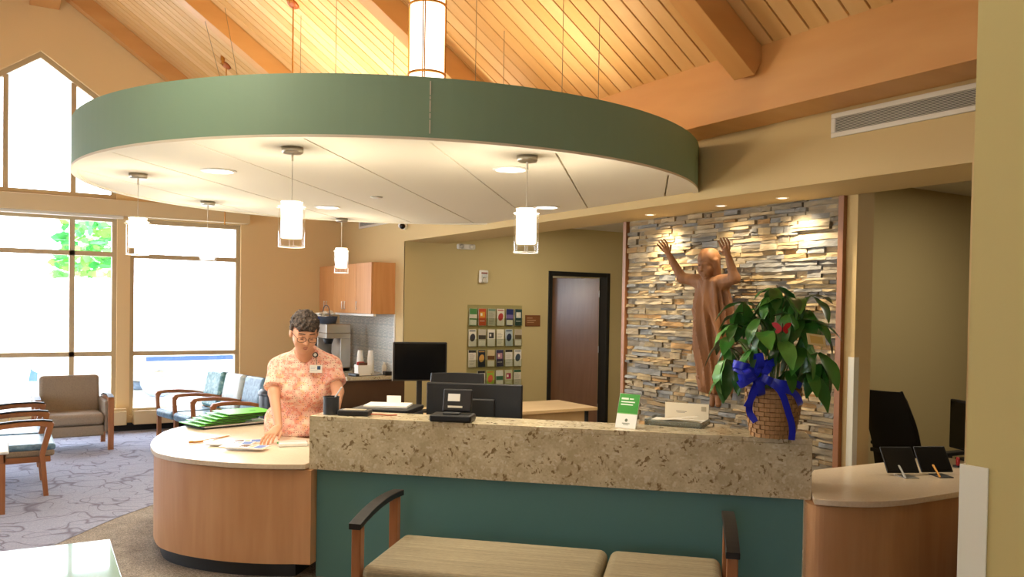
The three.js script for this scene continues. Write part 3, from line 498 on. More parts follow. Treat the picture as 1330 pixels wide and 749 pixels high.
// ---------- bench in front of the desk ----------
{
  const b = deskThing('waiting_bench', 'three-place bench with striped beige cushions and black-capped wood arms before the teal desk front', 'bench');
  const cushion = (s0, s1) => { const W = s1 - s0, D = 0.64, n = 14, g = new RoundedBoxGeometry(W, 0.12, D, 4, 0.045), p = g.attributes.position; for (let i = 0; i < p.count; i++) { const y = p.getY(i); if (y > 0) { const u = p.getX(i) / W * 2, v = p.getZ(i) / D * 2; p.setY(i, y + 0.02 * (1 - u * u) * (1 - v * v)); } } g.computeVertexNormals(); return g.translate((s0 + s1) / 2, 0.355, 0.61); };
  const c1 = mesh('seat_cushion', cushion(0.73, 1.90), M.benchFabric, b), c2 = mesh('seat_cushion', cushion(1.91, 2.49), M.benchFabric, b);
  for (const [c, s0, s1] of [[c1, 0.73, 1.9], [c2, 1.91, 2.49]]) mesh('piping', tube([V(s0 + 0.03, 0.31, 0.30), V(s0 + 0.02, 0.31, 0.90), V((s0 + s1) / 2, 0.31, 0.927), V(s1 - 0.02, 0.31, 0.90), V(s1 - 0.03, 0.31, 0.30)], 0.006, 40, 5), std('#6b6450', 0.8), c);
  mesh('seat_frame', bb(0.72, 2.5, 0.25, 0.29, 0.32, 0.90, 0.004), M.chairWood, b, true);
  for (const s of [0.675, 2.495]) {
    mesh('front_post', bb(s, s + 0.05, 0, 0.60, 0.86, 0.915, 0.006), M.chairWood, b); mesh('rear_post', bb(s, s + 0.05, 0, 0.635, 0.33, 0.385, 0.006), M.chairWood, b);
    mesh('side_rail', bb(s + 0.01, s + 0.04, 0.24, 0.30, 0.385, 0.86, 0.004), M.chairWood, b);
    const prof = new THREE.Shape(); prof.moveTo(0.30, 0.635); prof.quadraticCurveTo(0.62, 0.672, 0.93, 0.60); prof.lineTo(0.93, 0.622); prof.quadraticCurveTo(0.62, 0.696, 0.30, 0.66); prof.closePath();
    mesh('arm_cap', new THREE.ExtrudeGeometry(prof, { depth: 0.056, bevelEnabled: true, bevelSize: 0.004, bevelThickness: 0.004, bevelSegments: 2 }).rotateY(-Math.PI / 2).translate(s + 0.053, 0, 0), M.black, b);
  }
}
// ---------- waiting area seating ----------
const extr = (pts, depth, bevel = 0.005) => { const s = new THREE.Shape(pts.map((p) => new THREE.Vector2(...p))); return new THREE.ExtrudeGeometry(s, { depth: depth - 2 * bevel, bevelEnabled: true, bevelSize: bevel, bevelThickness: bevel, bevelOffset: -bevel, bevelSegments: 1 }).translate(0, 0, -depth / 2 + bevel); };
const bentArm = (w) => { // side view: x forward, y up
  const o = [[0.0, 0.60], [0.15, 0.635], [0.32, 0.655], [0.48, 0.655], [0.56, 0.645], [0.585, 0.615], [0.57, 0.40], [0.53, 0.40], [0.54, 0.58], [0.52, 0.612], [0.46, 0.617], [0.32, 0.615], [0.15, 0.595], [0.0, 0.56]];
  return extr(o, w); };
{ // three-seat row by the window
  const place = onY(222, 514.5, 0.655), g = thing('row_seating', 'row of three joined armchairs with blue and white vinyl backs under the window', 'row seating', V(1.74, 0, -9.86), 0.2);
  // local: seats look along -x, the row runs along z
  const mats = [M.tealVinyl, M.paleVinyl, M.blueVinyl];
  for (let k = 0; k < 3; k++) {
    const z = (k - 1) * 0.52;
    const seat = mesh('seat', new RoundedBoxGeometry(0.54, 0.1, 0.47, 3, 0.04).translate(0.26, 0.40, z), k === 1 ? M.blueVinyl : M.blueVinyl, g);
    const bk = mesh('backrest', new RoundedBoxGeometry(0.09, 0.44, 0.44, 3, 0.04).rotateZ(-0.20).translate(0.60, 0.66, z), mats[k], g);
    mesh('back_shell', new RoundedBoxGeometry(0.05, 0.44, 0.45, 2, 0.02).rotateZ(-0.20).translate(0.645, 0.655, z), M.charcoal, bk);
  }
  for (let k = 0; k < 4; k++) { const z = (k - 1.5) * 0.52; const a = mesh('arm', bentArm(0.045).rotateY(Math.PI).translate(0.58, 0, z), M.chairWood, g); mesh('leg', bx(0.045, 0.40, 0.045, 0.04, 0.2, z), M.chairWood, g); mesh('leg', bx(0.045, 0.62, 0.045, 0.6, 0.31, z), M.chairWood, g); }
  mesh('under_rail', [bx(0.05, 0.05, 1.6, 0.2, 0.33, 0), bx(0.05, 0.05, 1.6, 0.5, 0.33, 0)], M.blackMat, g);
}
{ // lounge chair
  const g = thing('lounge_chair', 'wide brown upholstered lounge chair with wood arms in front of the window', 'chair', V(0.72, 0, -10.84), 0.03), W = 0.74;
  mesh('seat_cushion', new RoundedBoxGeometry(0.60, 0.13, 0.58, 4, 0.045).translate(0, 0.355, 0.03), M.taupe, g);
  mesh('seat_base', new RoundedBoxGeometry(0.60, 0.12, 0.56, 2, 0.02).translate(0, 0.225, 0.02), M.taupe, g);
  mesh('backrest', new RoundedBoxGeometry(0.63, 0.50, 0.13, 4, 0.045).rotateX(-0.16).translate(0, 0.57, -0.27), M.taupe, g);
  for (const s of [-1, 1]) {
    mesh('arm_panel', new RoundedBoxGeometry(0.055, 0.36, 0.60, 2, 0.02).translate(s * 0.33, 0.38, 0.0), M.taupe, g);
    const side = extr([[-0.33, 0.56], [-0.1, 0.60], [0.2, 0.61], [0.33, 0.60], [0.355, 0.57], [0.345, 0], [0.30, 0], [0.30, 0.545], [0.2, 0.565], [-0.1, 0.56], [-0.33, 0.52]], 0.06).rotateY(-Math.PI / 2).translate(s * 0.365, 0, 0);
    const a = mesh('arm', side, M.chairWood, g); mesh('arm_cap', extr([[-0.33, 0.56], [-0.1, 0.60], [0.2, 0.61], [0.33, 0.60], [0.34, 0.605], [0.2, 0.628], [-0.1, 0.618], [-0.33, 0.578]], 0.064, 0.003).rotateY(-Math.PI / 2).translate(s * 0.365, 0, 0), M.black, a);
    mesh('leg', bx(0.05, 0.5, 0.05, s * 0.365, 0.25, -0.31), M.chairWood, g);
  }
}
{ // two-seat chair in profile at the left
  const g = thing('two_seat_chair', 'pair of joined wood-armed chairs with blue seats seen from the side', 'chair', V(-0.2, 0, -9.03)), Z = [0.73, 0, -0.72];
  for (let k = 0; k < 2; k++) { const z = (Z[k] + Z[k + 1]) / 2; const s = mesh('seat', new RoundedBoxGeometry(0.60, 0.06, 0.66, 3, 0.025).translate(0.33, 0.42, z), M.blueVinyl, g); mesh('seat_side', new RoundedBoxGeometry(0.58, 0.06, 0.65, 2, 0.02).translate(0.33, 0.37, z), M.taupe, s); mesh('backrest', new RoundedBoxGeometry(0.09, 0.45, 0.64, 3, 0.035).rotateZ(0.2).translate(-0.02, 0.66, z), M.blueVinyl, g); mesh('apron', bx(0.56, 0.05, 0.64, 0.31, 0.315, z), M.chairWood, g, true); }
  for (const z of Z) {
    const o = [[-0.08, 0.60], [0.12, 0.635], [0.35, 0.655], [0.52, 0.655], [0.60, 0.645], [0.615, 0.63], [0.545, 0.36], [0.575, 0.0], [0.535, 0.0], [0.50, 0.36], [0.555, 0.60], [0.50, 0.615], [0.35, 0.612], [0.12, 0.592], [-0.08, 0.555]];
    const a = mesh('arm', extr(o, 0.05).translate(0, 0, z), M.chairWood, g); mesh('arm_cap', extr([[-0.08, 0.60], [0.12, 0.635], [0.35, 0.655], [0.52, 0.655], [0.605, 0.645], [0.6, 0.658], [0.52, 0.67], [0.35, 0.67], [0.12, 0.65], [-0.08, 0.615]], 0.054, 0.003).translate(0, 0, z), M.black, a);
    mesh('rear_leg', extr([[0.0, 0.36], [0.045, 0.36], [0.0, 0], [-0.04, 0]], 0.045).translate(0, 0, z), M.chairWood, g);
  }
}
{ // side table at the frame edge, coffee table in the foreground
  const g = thing('side_table', 'small wooden side table with a white top beside the blue-seated chairs', 'table', V(-0.36, 0, -7.98));
  mesh('table_top', bx(0.86, 0.025, 0.6, 0, 0.495, 0, 0.01), M.whiteGloss, g); mesh('apron', [bx(0.82, 0.07, 0.02, 0, 0.445, 0.27), bx(0.82, 0.07, 0.02, 0, 0.445, -0.27), bx(0.02, 0.07, 0.56, 0.40, 0.445, 0), bx(0.02, 0.07, 0.56, -0.40, 0.445, 0)], M.chairWood, g, true);
  for (const [x, z] of [[0.385, 0.25], [0.385, -0.25], [-0.385, 0.25], [-0.385, -0.25]]) mesh('leg', bx(0.045, 0.48, 0.045, x, 0.24, z), M.chairWood, g);
  const c = thing('coffee_table', 'low table with a glossy pale aqua top in the foreground waiting area', 'table', V(-0.11, 0, -4.29), -0.03);
  mesh('table_top', bx(1.2, 0.022, 1.2, 0, 0.439, 0, 0.006), phy('#a9d8d0', 0.08, { clearcoat: 0.6 }), c); mesh('under_frame', bx(1.05, 0.05, 1.05, 0, 0.40, 0), M.chairWood, c);
  for (const [x, z] of [[0.48, 0.48], [0.48, -0.48], [-0.48, 0.48], [-0.48, -0.48]]) mesh('leg', bx(0.06, 0.38, 0.06, x, 0.19, z), M.chairWood, c);
  const b = onY(345, 520, 0.5), w = thing('waste_bin', 'tall black waste bin between the row seating and the woman', 'bin', V(2.42, 0, -8.55));
  mesh('bin_body', lathe([[0.001, 0], [0.15, 0], [0.17, 0.78], [0.001, 0.78]]), std('#23262b', 0.35), w); mesh('bin_lid', lathe([[0.175, 0.77], [0.178, 0.80], [0.15, 0.83], [0.1, 0.835], [0.09, 0.80], [0.001, 0.80]]), std('#2c3036', 0.35), w);
}
// ---------- office chairs ----------
function officeChair(p, turn, label, backTop, backW, taper = 1, lean = 0) { // looks along +z
  const g = thing('office_chair', label, 'chair', p, turn), H = backTop - 0.52;
    const geo = new THREE.BoxGeometry(backW, H, 0.035, 8, 10, 1), pp = geo.attributes.position;
  for (let i = 0; i < pp.count; i++) { const v = pp.getY(i) / H + 0.5, u = pp.getX(i) / backW * 2, w = v > 0.9 ? 1 - 0.06 * ((v - 0.9) / 0.1) : 1; pp.setX(i, pp.getX(i) * w * lerp(taper, 1, v)); pp.setZ(i, pp.getZ(i) - 0.24 + 0.07 * u * u - (0.10 + lean) * v + 0.05 * Math.sin(v * 3.1)); pp.setY(i, 0.52 + v * H); }
  geo.computeVertexNormals(); const b = mesh('backrest', geo, M.blackMat, g);
  [-1, 1].forEach((s) => mesh('back_frame', tube([0, 0.3, 0.6, 1].map((v) => V(s * backW / 2 * lerp(taper, 1, v) * (v === 1 ? 0.95 : 1), 0.52 + v * H, -0.24 + 0.07 - (0.10 + lean) * v + 0.05 * Math.sin(v * 3.1))), 0.014, 16, 6), M.black, b));
  mesh('lumbar_bar', bx(backW * 0.8, 0.03, 0.02, 0, 0.66, -0.28), M.charcoal, b);
  mesh('seat', new RoundedBoxGeometry(0.5, 0.08, 0.48, 3, 0.035).translate(0, 0.46, 0.02), M.blackMat, g); mesh('column', cyl(0.03, 0.03, 0.34, 0, 0.09, 0, 12), M.black, g);
  for (let k = 0; k < 5; k++) { const a = k * 1.2566, f = mesh('base_arm', rod(V(0, 0.1, 0), V(0.29 * Math.cos(a), 0.07, 0.29 * Math.sin(a)), 0.018), M.black, g); mesh('caster', cyl(0.03, 0.03, 0.04, 0, -0.02, 0, 12).rotateX(Math.PI / 2).translate(0.29 * Math.cos(a), 0.03, 0.29 * Math.sin(a)), M.black, f); }
  for (const s of [-1, 1]) { const a = mesh('arm_rest', bx(0.07, 0.03, 0.26, s * 0.29, 0.68, 0.03, 0.01), M.black, g); mesh('arm_post', bx(0.025, 0.24, 0.05, s * 0.29, 0.55, 0.0), M.black, a); }
  return g;
}
{ const p = atD(591, 500, 6.15); officeChair(V(p.x, 0, p.z), -0.55, 'black office chair behind the reception monitor, its top edge showing', 1.195, 0.40);
  const q = onY(1160, 600, TW), r = atD(1141, 511, 6.2); officeChair(V(r.x + 0.46, 0, r.z), 1.5, 'black mesh office chair with a tall back against the olive wall by the side counter', 1.14, 0.42, 0.95, 0.16); }
// ---------- door in the back wall ----------
{
  const { x0, x1, y1 } = backDoor, F = 0.06, d = structure('door_1', 'dark framed doorway with a brown wooden door standing ajar', 'door');
  mesh('door_frame', [bb(x0, x0 + F, 0, y1, ZB - 0.16, ZB + 0.02, 0.003), bb(x1 - F, x1, 0, y1, ZB - 0.16, ZB + 0.02, 0.003), bb(x0 + F, x1 - F, y1 - F, y1, ZB - 0.16, ZB + 0.02, 0.003)], M.doorFrame, d);
  const L = x1 - x0 - 2 * F - 0.02, leaf = new THREE.Group(); leaf.name = 'door_leaf'; leaf.position.set(x1 - F - 0.01, 0, ZB - 0.15); leaf.rotation.y = -0.655; d.add(leaf);
  mesh('leaf_board', bx(L, y1 - F - 0.02, 0.045, -L / 2, (y1 - F) / 2, -0.025, 0.003), M.doorWood, leaf);
  const h = mesh('lever_handle', [cyl(0.026, 0.026, 0.012, 0, 0, 0, 16).rotateX(Math.PI / 2).translate(-L + 0.07, 1.0, 0.0), rod(V(-L + 0.07, 1.0, 0), V(-L + 0.07, 1.0, 0.05), 0.009), rod(V(-L + 0.07, 1.0, 0.05), V(-L + 0.19, 0.995, 0.05), 0.009)], M.steel, leaf);
  for (const y of [0.25, 1.1, y1 - 0.3]) mesh('hinge', bx(0.012, 0.1, 0.03, 0.002, y, -0.01), M.steel, leaf);
  const x2 = onZ(800, 400, ZB).x + 0.12, e = structure('door_2', 'dark edge of a second door frame behind the stone partition', 'door');
  mesh('door_frame', bb(x2, x2 + 0.07, 0, y1, ZB, ZB + 0.03, 0.003), M.doorFrame, e); mesh('door_leaf', bb(x2 + 0.07, x2 + 0.9, 0, y1 - 0.05, ZB, ZB + 0.015), M.doorWood, e);
}
// ---------- literature rack with leaflets ----------
{
  const a = onZ(607, 397.5, ZB), b = onZ(676, 503, ZB), W = b.x - a.x, H = a.y - b.y, rows = 4, cols = 6, g = thing('literature_rack', 'clear acrylic wall rack holding rows of leaflets', 'brochure rack', V(a.x, b.y, ZB));
  mesh('back_sheet', bb(0, W, -0.05, H + 0.02, 0.002, 0.006), acrylic, g);
  for (let r = 0; r < rows; r++) mesh('pocket_front', bb(0.01, W - 0.01, r * H / rows + 0.02, r * H / rows + 0.12, 0.04, 0.043), acrylic, g);
  for (let r = 0; r < rows; r++) mesh('pocket_floor', bb(0.01, W - 0.01, r * H / rows + 0.015, r * H / rows + 0.02, 0.006, 0.043), acrylic, g);
  const looks = [
    ['#4f8a4a', '#d8d0bc', 'green-headed'], ['#c2502c', '#d99a3c', 'orange-red'], ['#b9b7a0', '#7f9a86', 'pale green mottled'], ['#e3dccb', '#b03c3c', 'cream with a small red emblem'], ['#27306b', '#7b6ba0', 'dark blue'], ['#2c4a48', '#dcd8c8', 'white with a dark heading'],
    ['#e8e2d2', '#3c3c46', 'white with a black heading'], ['#c9bfae', '#4a443c', 'grey-beige with a dark heading'], ['#efe8d8', '#444', 'cream with a dark heading'], ['#efe7d0', '#efe7d0', 'plain cream'], ['#b6c4cc', '#27324a', 'blue-white with a dark figure'], ['#bfb19a', '#6a5a3c', 'beige with an ochre mark'],
    ['#e6ddd0', '#2b2b30', 'white with a black corner mark'], ['#1e2a3c', '#d9a65a', 'black and tan'], ['#d7c49a', '#6d4c2c', 'yellow patterned'], ['#3c3a5c', '#b98a96', 'dark purple and pink'], ['#e5e2da', '#2c2c2c', 'white with a small dark mark'], ['#eae6dc', '#3c4c5c', 'white with a slate mark'],
    null, ['#e6e2d6', '#2b2b30', 'white with dark dots'], ['#9ab840', '#d86a4c', 'lime and coral'], ['#d8d8cc', '#3c6a4a', 'white with a green heading'], ['#c8c8a0', '#a03050', 'olive and crimson'], ['#ded8c8', '#2c5a3c', 'cream with a green heading']];
  for (let r = 0; r < rows; r++) for (let c = 0; c < cols; c++) {
    const L = looks[r * cols + c]; if (!L) continue;
    const w = 0.112, h = 0.225, y0 = (rows - 1 - r) * H / rows + 0.022, x = (c + 0.5) * W / cols + 0.004;
    const t = canvasTex(64, 128, (k) => { k.fillStyle = L[0]; k.fillRect(0, 0, 64, 128); k.fillStyle = L[1]; const m = (r * 5 + c * 3) % 4; if (m === 0) { k.fillRect(0, 44, 64, 30); k.fillStyle = '#efeadd'; k.fillRect(4, 84, 56, 40); } else if (m === 1) { k.beginPath(); k.ellipse(32, 62, 22, 30, 0.3, 0, 7); k.fill(); k.fillRect(6, 8, 52, 7); } else if (m === 2) { k.fillRect(0, 0, 64, 18); k.fillStyle = 'rgba(60,55,50,.4)'; for (let i = 0; i < 8; i++) k.fillRect(6, 30 + i * 11, 34 + (i * 13) % 18, 3); } else { k.fillRect(10, 24, 44, 44); k.fillStyle = '#efe9dc'; k.fillRect(16, 34, 16, 20); k.fillRect(8, 92, 44, 4); } });
    const o = thing('leaflet', `${L[2]} leaflet in the ${['top', 'second', 'third', 'bottom'][r]} row of the wall rack`, 'leaflet', V(a.x + x, b.y + y0, ZB + 0.022 + 0.002 * hash(r, c)), 0, 'leaflets in the wall rack'); o.rotation.x = -0.03; o.rotation.z = (hash(c, r) - 0.5) * 0.06;
    mesh('leaflet_stack', bx(w, h, 0.008, 0, h / 2, 0, 0), std('#e8e4da', 0.6), o); const cover = mesh('cover', uvPlane(w - 0.002, h - 0.002).translate(0, h / 2, 0.0046), mapped(t, 0.35), o);
  }
}
// ---------- small wall fittings ----------
{
  const a = onZ(682, 409, ZB), b = onZ(701, 423.5, ZB), W = b.x - a.x, H = a.y - b.y, g = thing('room_sign', 'small brown room sign on the olive wall between rack and door', 'sign', V((a.x + b.x) / 2, (a.y + b.y) / 2, ZB));
  mesh('sign_plate', bx(W, H, 0.012, 0, 0, 0.006, 0.002), std('#7a4a2a', 0.4), g);
  mesh('sign_print', uvPlane(W * 0.9, H * 0.8).translate(0, 0, 0.0126), mapped(canvasTex(128, 80, (k) => { k.fillStyle = '#84532f'; k.fillRect(0, 0, 128, 80); k.fillStyle = '#c9a37c'; k.fillRect(8, 14, 52, 5); k.fillRect(8, 34, 84, 6); k.fillRect(8, 52, 66, 5); }), 0.4), g);
  const p = onZ(627, 359, ZB), s = thing('fire_strobe', 'white fire alarm strobe on the olive wall above the rack', 'alarm', V(p.x, p.y, ZB));
  mesh('housing', new RoundedBoxGeometry(0.13, 0.17, 0.045, 3, 0.018).translate(0, 0, 0.0225), M.white, s); mesh('strobe_lens', new RoundedBoxGeometry(0.07, 0.045, 0.03, 2, 0.01).translate(0, 0.01, 0.055), std('#cfd3d0', 0.1), s); mesh('lettering', bx(0.09, 0.018, 0.003, 0, 0.045, 0.046, 0), std('#8a3a30', 0.5), s); mesh('sounder', lathe([[0.001, 0], [0.035, 0], [0.03, 0.012], [0.001, 0.014]]).rotateX(Math.PI / 2).translate(0, -0.05, 0.045), M.offwhite, s);
  const q = onZ(604, 320.5, ZB), e = thing('emergency_light', 'white emergency light fitting high on the olive wall under the soffit', 'emergency light', V(q.x, q.y, ZB));
  mesh('housing', new RoundedBoxGeometry(0.26, 0.07, 0.06, 3, 0.02).translate(0, 0, 0.03), M.white, e); for (const x of [-0.085, 0.06]) mesh('lamp_head', lathe([[0.001, 0], [0.028, 0.0], [0.032, 0.012], [0.02, 0.03], [0.001, 0.03]]).rotateX(Math.PI / 2).translate(x, 0, 0.062), x < 0 ? M.steel : M.offwhite, e);
}
// ---------- coffee station ----------
const CT = 0.806, CE = -9.86;
{
  const front = XH - 0.33, zs = [411, 433, 462, 482].map((x) => onX(x, 376, front).z), yb = onX(482, 407.7, front).y, yt = onX(482, 340, front).y; zs[0] = ZG + 0.01;
  const names = ['next to the tan wall', 'in the middle of the run', 'at the open end of the run'], doors = [2, 2, 1];
  for (let i = 0; i < 3; i++) {
    const z0 = zs[i] + 0.002, z1 = zs[i + 1] - 0.002, g = thing('upper_cabinet', `maple upper cabinet ${names[i]} above the coffee counter`, 'cabinet', V(XH, yb, (z0 + z1) / 2), 0, 'upper cabinets over the coffee counter'), W = z1 - z0, H = yt - yb, n = doors[i];
    mesh('cabinet_body', bx(0.305, H, W, -0.153, H / 2, 0, 0.002), M.cabWood, g);
    for (let k = 0; k < n; k++) { const w = W / n, z = -W / 2 + (k + 0.5) * w, dr = mesh('cabinet_door', bx(0.02, H - 0.004, w - 0.005, -0.318, H / 2, z, 0.002), M.cabWood, g), hz = n === 1 ? z - w / 2 + 0.05 : z + (k ? -1 : 1) * (w / 2 - 0.05); mesh('bar_handle', [rod(V(-0.345, 0.05, hz), V(-0.345, 0.16, hz), 0.005), rod(V(-0.33, 0.06, hz), V(-0.345, 0.06, hz), 0.004), rod(V(-0.33, 0.15, hz), V(-0.345, 0.15, hz), 0.004)], M.steel, dr); }
  }
  const lr = thing('light_rail', 'white light strip under the upper cabinets', 'light strip', V(0, 0, 0)); mesh('rail', bb(front + 0.03, front + 0.07, yb - 0.03, yb, zs[1], zs[3], 0.003), M.white, lr);
  const bs = structure('wall_backsplash', 'mosaic tile backsplash behind the coffee counter', 'backsplash');
  const tile = tex(256, [0.16, 0.16], (u, v) => { const r = Math.floor(v * 12), fy = v * 12 % 1, cu = (u * 3 + hash(r, 3) * 3) % 3, fx = cu % 1, h = hash(Math.floor(cu), r, 5); if (fy < 0.2 || fx < 0.03) return [140, 146, 146]; return mixc([186, 194, 192], [228, 226, 216], h); });
  mesh('mosaic_sheet', bb(XH - 0.01, XH - 0.001, CT, yb, ZG, onX(512.5, 450, XH).z), mapped(tile, 0.2), bs); const z = onX(512.5, 450, XH).z; mesh('edge_trim', bb(XH - 0.014, XH - 0.001, CT, yb, z, z + 0.02), M.whiteGloss, bs);
  const b = thing('coffee_counter_base', 'base cabinet of the coffee counter by the header wall', 'cabinet', V(0, 0, 0));
  mesh('base_body', bb(XH - 0.6, XH - 0.006, 0.1, CT - 0.04, ZG + 0.01, CE - 0.04, 0.002), M.cabWood, b); mesh('end_panel', bb(XH - 0.66, XH - 0.006, 0.0, CT - 0.04, CE - 0.038, CE, 0.002), M.quartz, b); mesh('toe_kick', bb(XH - 0.54, XH - 0.006, 0, 0.1, ZG + 0.01, CE - 0.05), M.blackMat, b); for (let k = 0; k < 4; k++) { const z0 = ZG + 0.02 + k * 0.52; const d = mesh('cabinet_door', bb(XH - 0.62, XH - 0.6, 0.11, CT - 0.05, z0, z0 + 0.515, 0.002), M.cabWood, b); mesh('bar_handle', rod(V(XH - 0.64, 0.55, z0 + 0.45), V(XH - 0.64, 0.68, z0 + 0.45), 0.005), M.steel, d); }
  const t = thing('coffee_countertop', 'beige quartz countertop of the coffee station', 'countertop', V(0, 0, 0)); mesh('top_slab', bb(XH - 0.68, XH - 0.012, CT - 0.04, CT, ZG + 0.01, CE + 0.0, 0.003), M.quartz, t);
}
{ // things on the coffee counter
  const on = (px, py) => onY(px, py, CT);
  const m = thing('coffee_machine', 'stainless steel coffee brewer with a glass pot on the coffee counter', 'coffee maker', V(3.88, CT, -10.95), 0);
  mesh('brewer_body', [bx(0.34, 0.07, 0.36, 0, 0.475, 0, 0.008), bx(0.14, 0.44, 0.36, 0.1, 0.22, 0, 0.006)], M.steel, m); mesh('base_plate', bx(0.36, 0.05, 0.36, 0, 0.025, 0, 0.006), M.steel, m); mesh('top_tank', bx(0.34, 0.12, 0.36, 0, 0.57, 0, 0.01), M.steel, m); mesh('warmer_plate', cyl(0.07, 0.07, 0.01, -0.08, 0.05, 0), M.black, m);
  mesh('filter_basket', lathe([[0.001, 0.36], [0.05, 0.36], [0.075, 0.44], [0.001, 0.44]]).translate(-0.08, 0, 0), M.black, m);
  const pot = thing('coffee_pot', 'round glass coffee pot with a black collar standing in the steel brewer', 'coffee pot', V(3.80, CT + 0.062, -10.95)); mesh('glass_bowl', lathe([[0.001, 0], [0.055, 0.002], [0.078, 0.05], [0.07, 0.1], [0.045, 0.14], [0.043, 0.16]]), phy('#f1f4f2', 0.03, { transmission: 0.9, thickness: 0, ior: 1.45 }), pot); mesh('collar', cyl(0.048, 0.05, 0.03, 0, 0.145, 0), M.black, pot); mesh('handle', tube([V(0, 0.16, 0.05), V(0, 0.15, 0.105), V(0, 0.06, 0.1), V(0, 0.03, 0.078)], 0.009, 16, 6), M.black, pot);
  const d = thing('water_dispenser', 'tall grey and black drink dispenser beside the coffee brewer', 'dispenser', V(3.9, CT, -11.45)); mesh('dispenser_body', [bx(0.3, 0.62, 0.3, 0.02, 0.31, 0, 0.01)], M.steel, d); mesh('dispenser_panel', bx(0.02, 0.26, 0.22, -0.14, 0.30, 0, 0.005), M.black, d); mesh('spout', lathe([[0.001, 0], [0.02, 0], [0.05, 0.11], [0.001, 0.11]]).translate(-0.17, 0.28, 0), M.offwhite, d);
  const k = thing('supply_basket', 'dark blue basket of wrapped white supplies on top of the coffee brewer', 'basket', V(3.80, CT + 0.632, -11.05)); mesh('basket_body', lathe([[0.001, 0], [0.13, 0], [0.155, 0.1], [0.145, 0.1], [0.125, 0.012], [0.001, 0.012]], 20), std('#4a5568', 0.6), k);
  const blobs = []; for (let i = 0; i < 26; i++) blobs.push(new THREE.IcosahedronGeometry(rr(0.022, 0.036), 1).scale(1, 0.7, 1.2).translate(rr(-0.1, 0.1), 0.09 + rr(0, 0.07), rr(-0.1, 0.1))); const bl = mesh('wrapped_supplies', blobs, std('#d8d5c8', 0.5), k); bl.userData.kind = 'stuff'; mesh('handle', tube([V(0, 0.1, -0.15), V(0, 0.22, -0.1), V(0, 0.25, 0), V(0, 0.22, 0.1), V(0, 0.1, 0.15)], 0.006), std('#3a4252', 0.6), k); mesh('blue_packet', bx(0.03, 0.06, 0.06, -0.14, 0.06, 0.06), std('#20409a', 0.4), k);
  for (const [x, y, lab] of [[467.5, 473.5, 'upside-down stack of white foam cups beside the brewer'], [481, 472.5, 'upside-down stack of white foam cups by the mosaic tiles']]) { const q = onX(x, 486, 4.05 + (x > 475 ? 0.12 : 0)), c = thing('cup_stack', lab, 'cups', V(q.x, CT, q.z), 0, 'cup stacks'); mesh('cup', lathe([[0.001, 0.30], [0.031, 0.30], [0.046, 0.165], [0.048, 0.16], [0.001, 0.16]], 20), M.white, c); for (let i = 0; i < 4; i++) mesh('cup', lathe([[0.044, 0.165 - i * 0.04], [0.048, 0.125 - i * 0.04], [0.046, 0.12 - i * 0.04]], 20), M.white, c); }
  const bx0 = on(475, 489), c = thing('condiment_caddy', 'white open caddy with red and brown sachets on the coffee counter', 'caddy', V(3.97, CT, -10.12), -0.1);
  mesh('caddy_tray', [bx(0.16, 0.13, 0.006, 0, 0.065, 0.09, 0.002), bx(0.16, 0.13, 0.006, 0, 0.065, -0.09, 0.002), bx(0.006, 0.13, 0.18, -0.08, 0.065, 0, 0.002), bx(0.006, 0.13, 0.18, 0.08, 0.065, 0, 0.002), bx(0.16, 0.006, 0.18, 0, 0.003, 0, 0)], M.white, c); const s1 = []; for (let i = 0; i < 9; i++) s1.push(bx(0.05, 0.07, 0.006, rr(-0.05, 0.03), 0.13, -0.07 + i * 0.008, 0).rotateX(0)); mesh('red_sachets', s1, std('#c8463c', 0.6), c).userData.kind = 'stuff'; const s2 = []; for (let i = 0; i < 9; i++) s2.push(bx(0.05, 0.07, 0.006, rr(-0.04, 0.03), 0.125, 0.01 + i * 0.008, 0)); mesh('brown_sachets', s2, std('#6e4a34', 0.6), c).userData.kind = 'stuff';
  const e = thing('remote_phone', 'black handset lying on the front of the coffee counter', 'handset', V(3.80, CT, -9.98), 0.2); mesh('handset_body', new RoundedBoxGeometry(0.05, 0.035, 0.2, 3, 0.014).translate(0, 0.018, 0), M.black, e); mesh('keypad', bx(0.034, 0.004, 0.08, 0, 0.036, 0.03, 0.001), M.charcoal, e);
  const w = thing('soap_bottle', 'small white bottle against the mosaic tiles', 'bottle', V(4.27, CT, -10.13)); mesh('bottle_body', lathe([[0.001, 0], [0.028, 0], [0.03, 0.1], [0.018, 0.125], [0.012, 0.13], [0.001, 0.13]]), M.offwhite, w); mesh('bottle_cap', cyl(0.013, 0.013, 0.025, 0, 0.13, 0, 12), M.white, w);
  const r = thing('black_adapter', 'small black power box with a lead on the coffee counter', 'power box', V(4.25, CT, -9.97)); mesh('adapter_body', new RoundedBoxGeometry(0.1, 0.05, 0.1, 2, 0.008).translate(0, 0.025, 0), M.black, r); mesh('lead', tube([V(-0.05, 0.02, 0.03), V(-0.16, 0.01, 0.06), V(-0.3, 0.008, 0.05), V(-0.42, 0.006, 0.08)], 0.004), M.black, r);
}
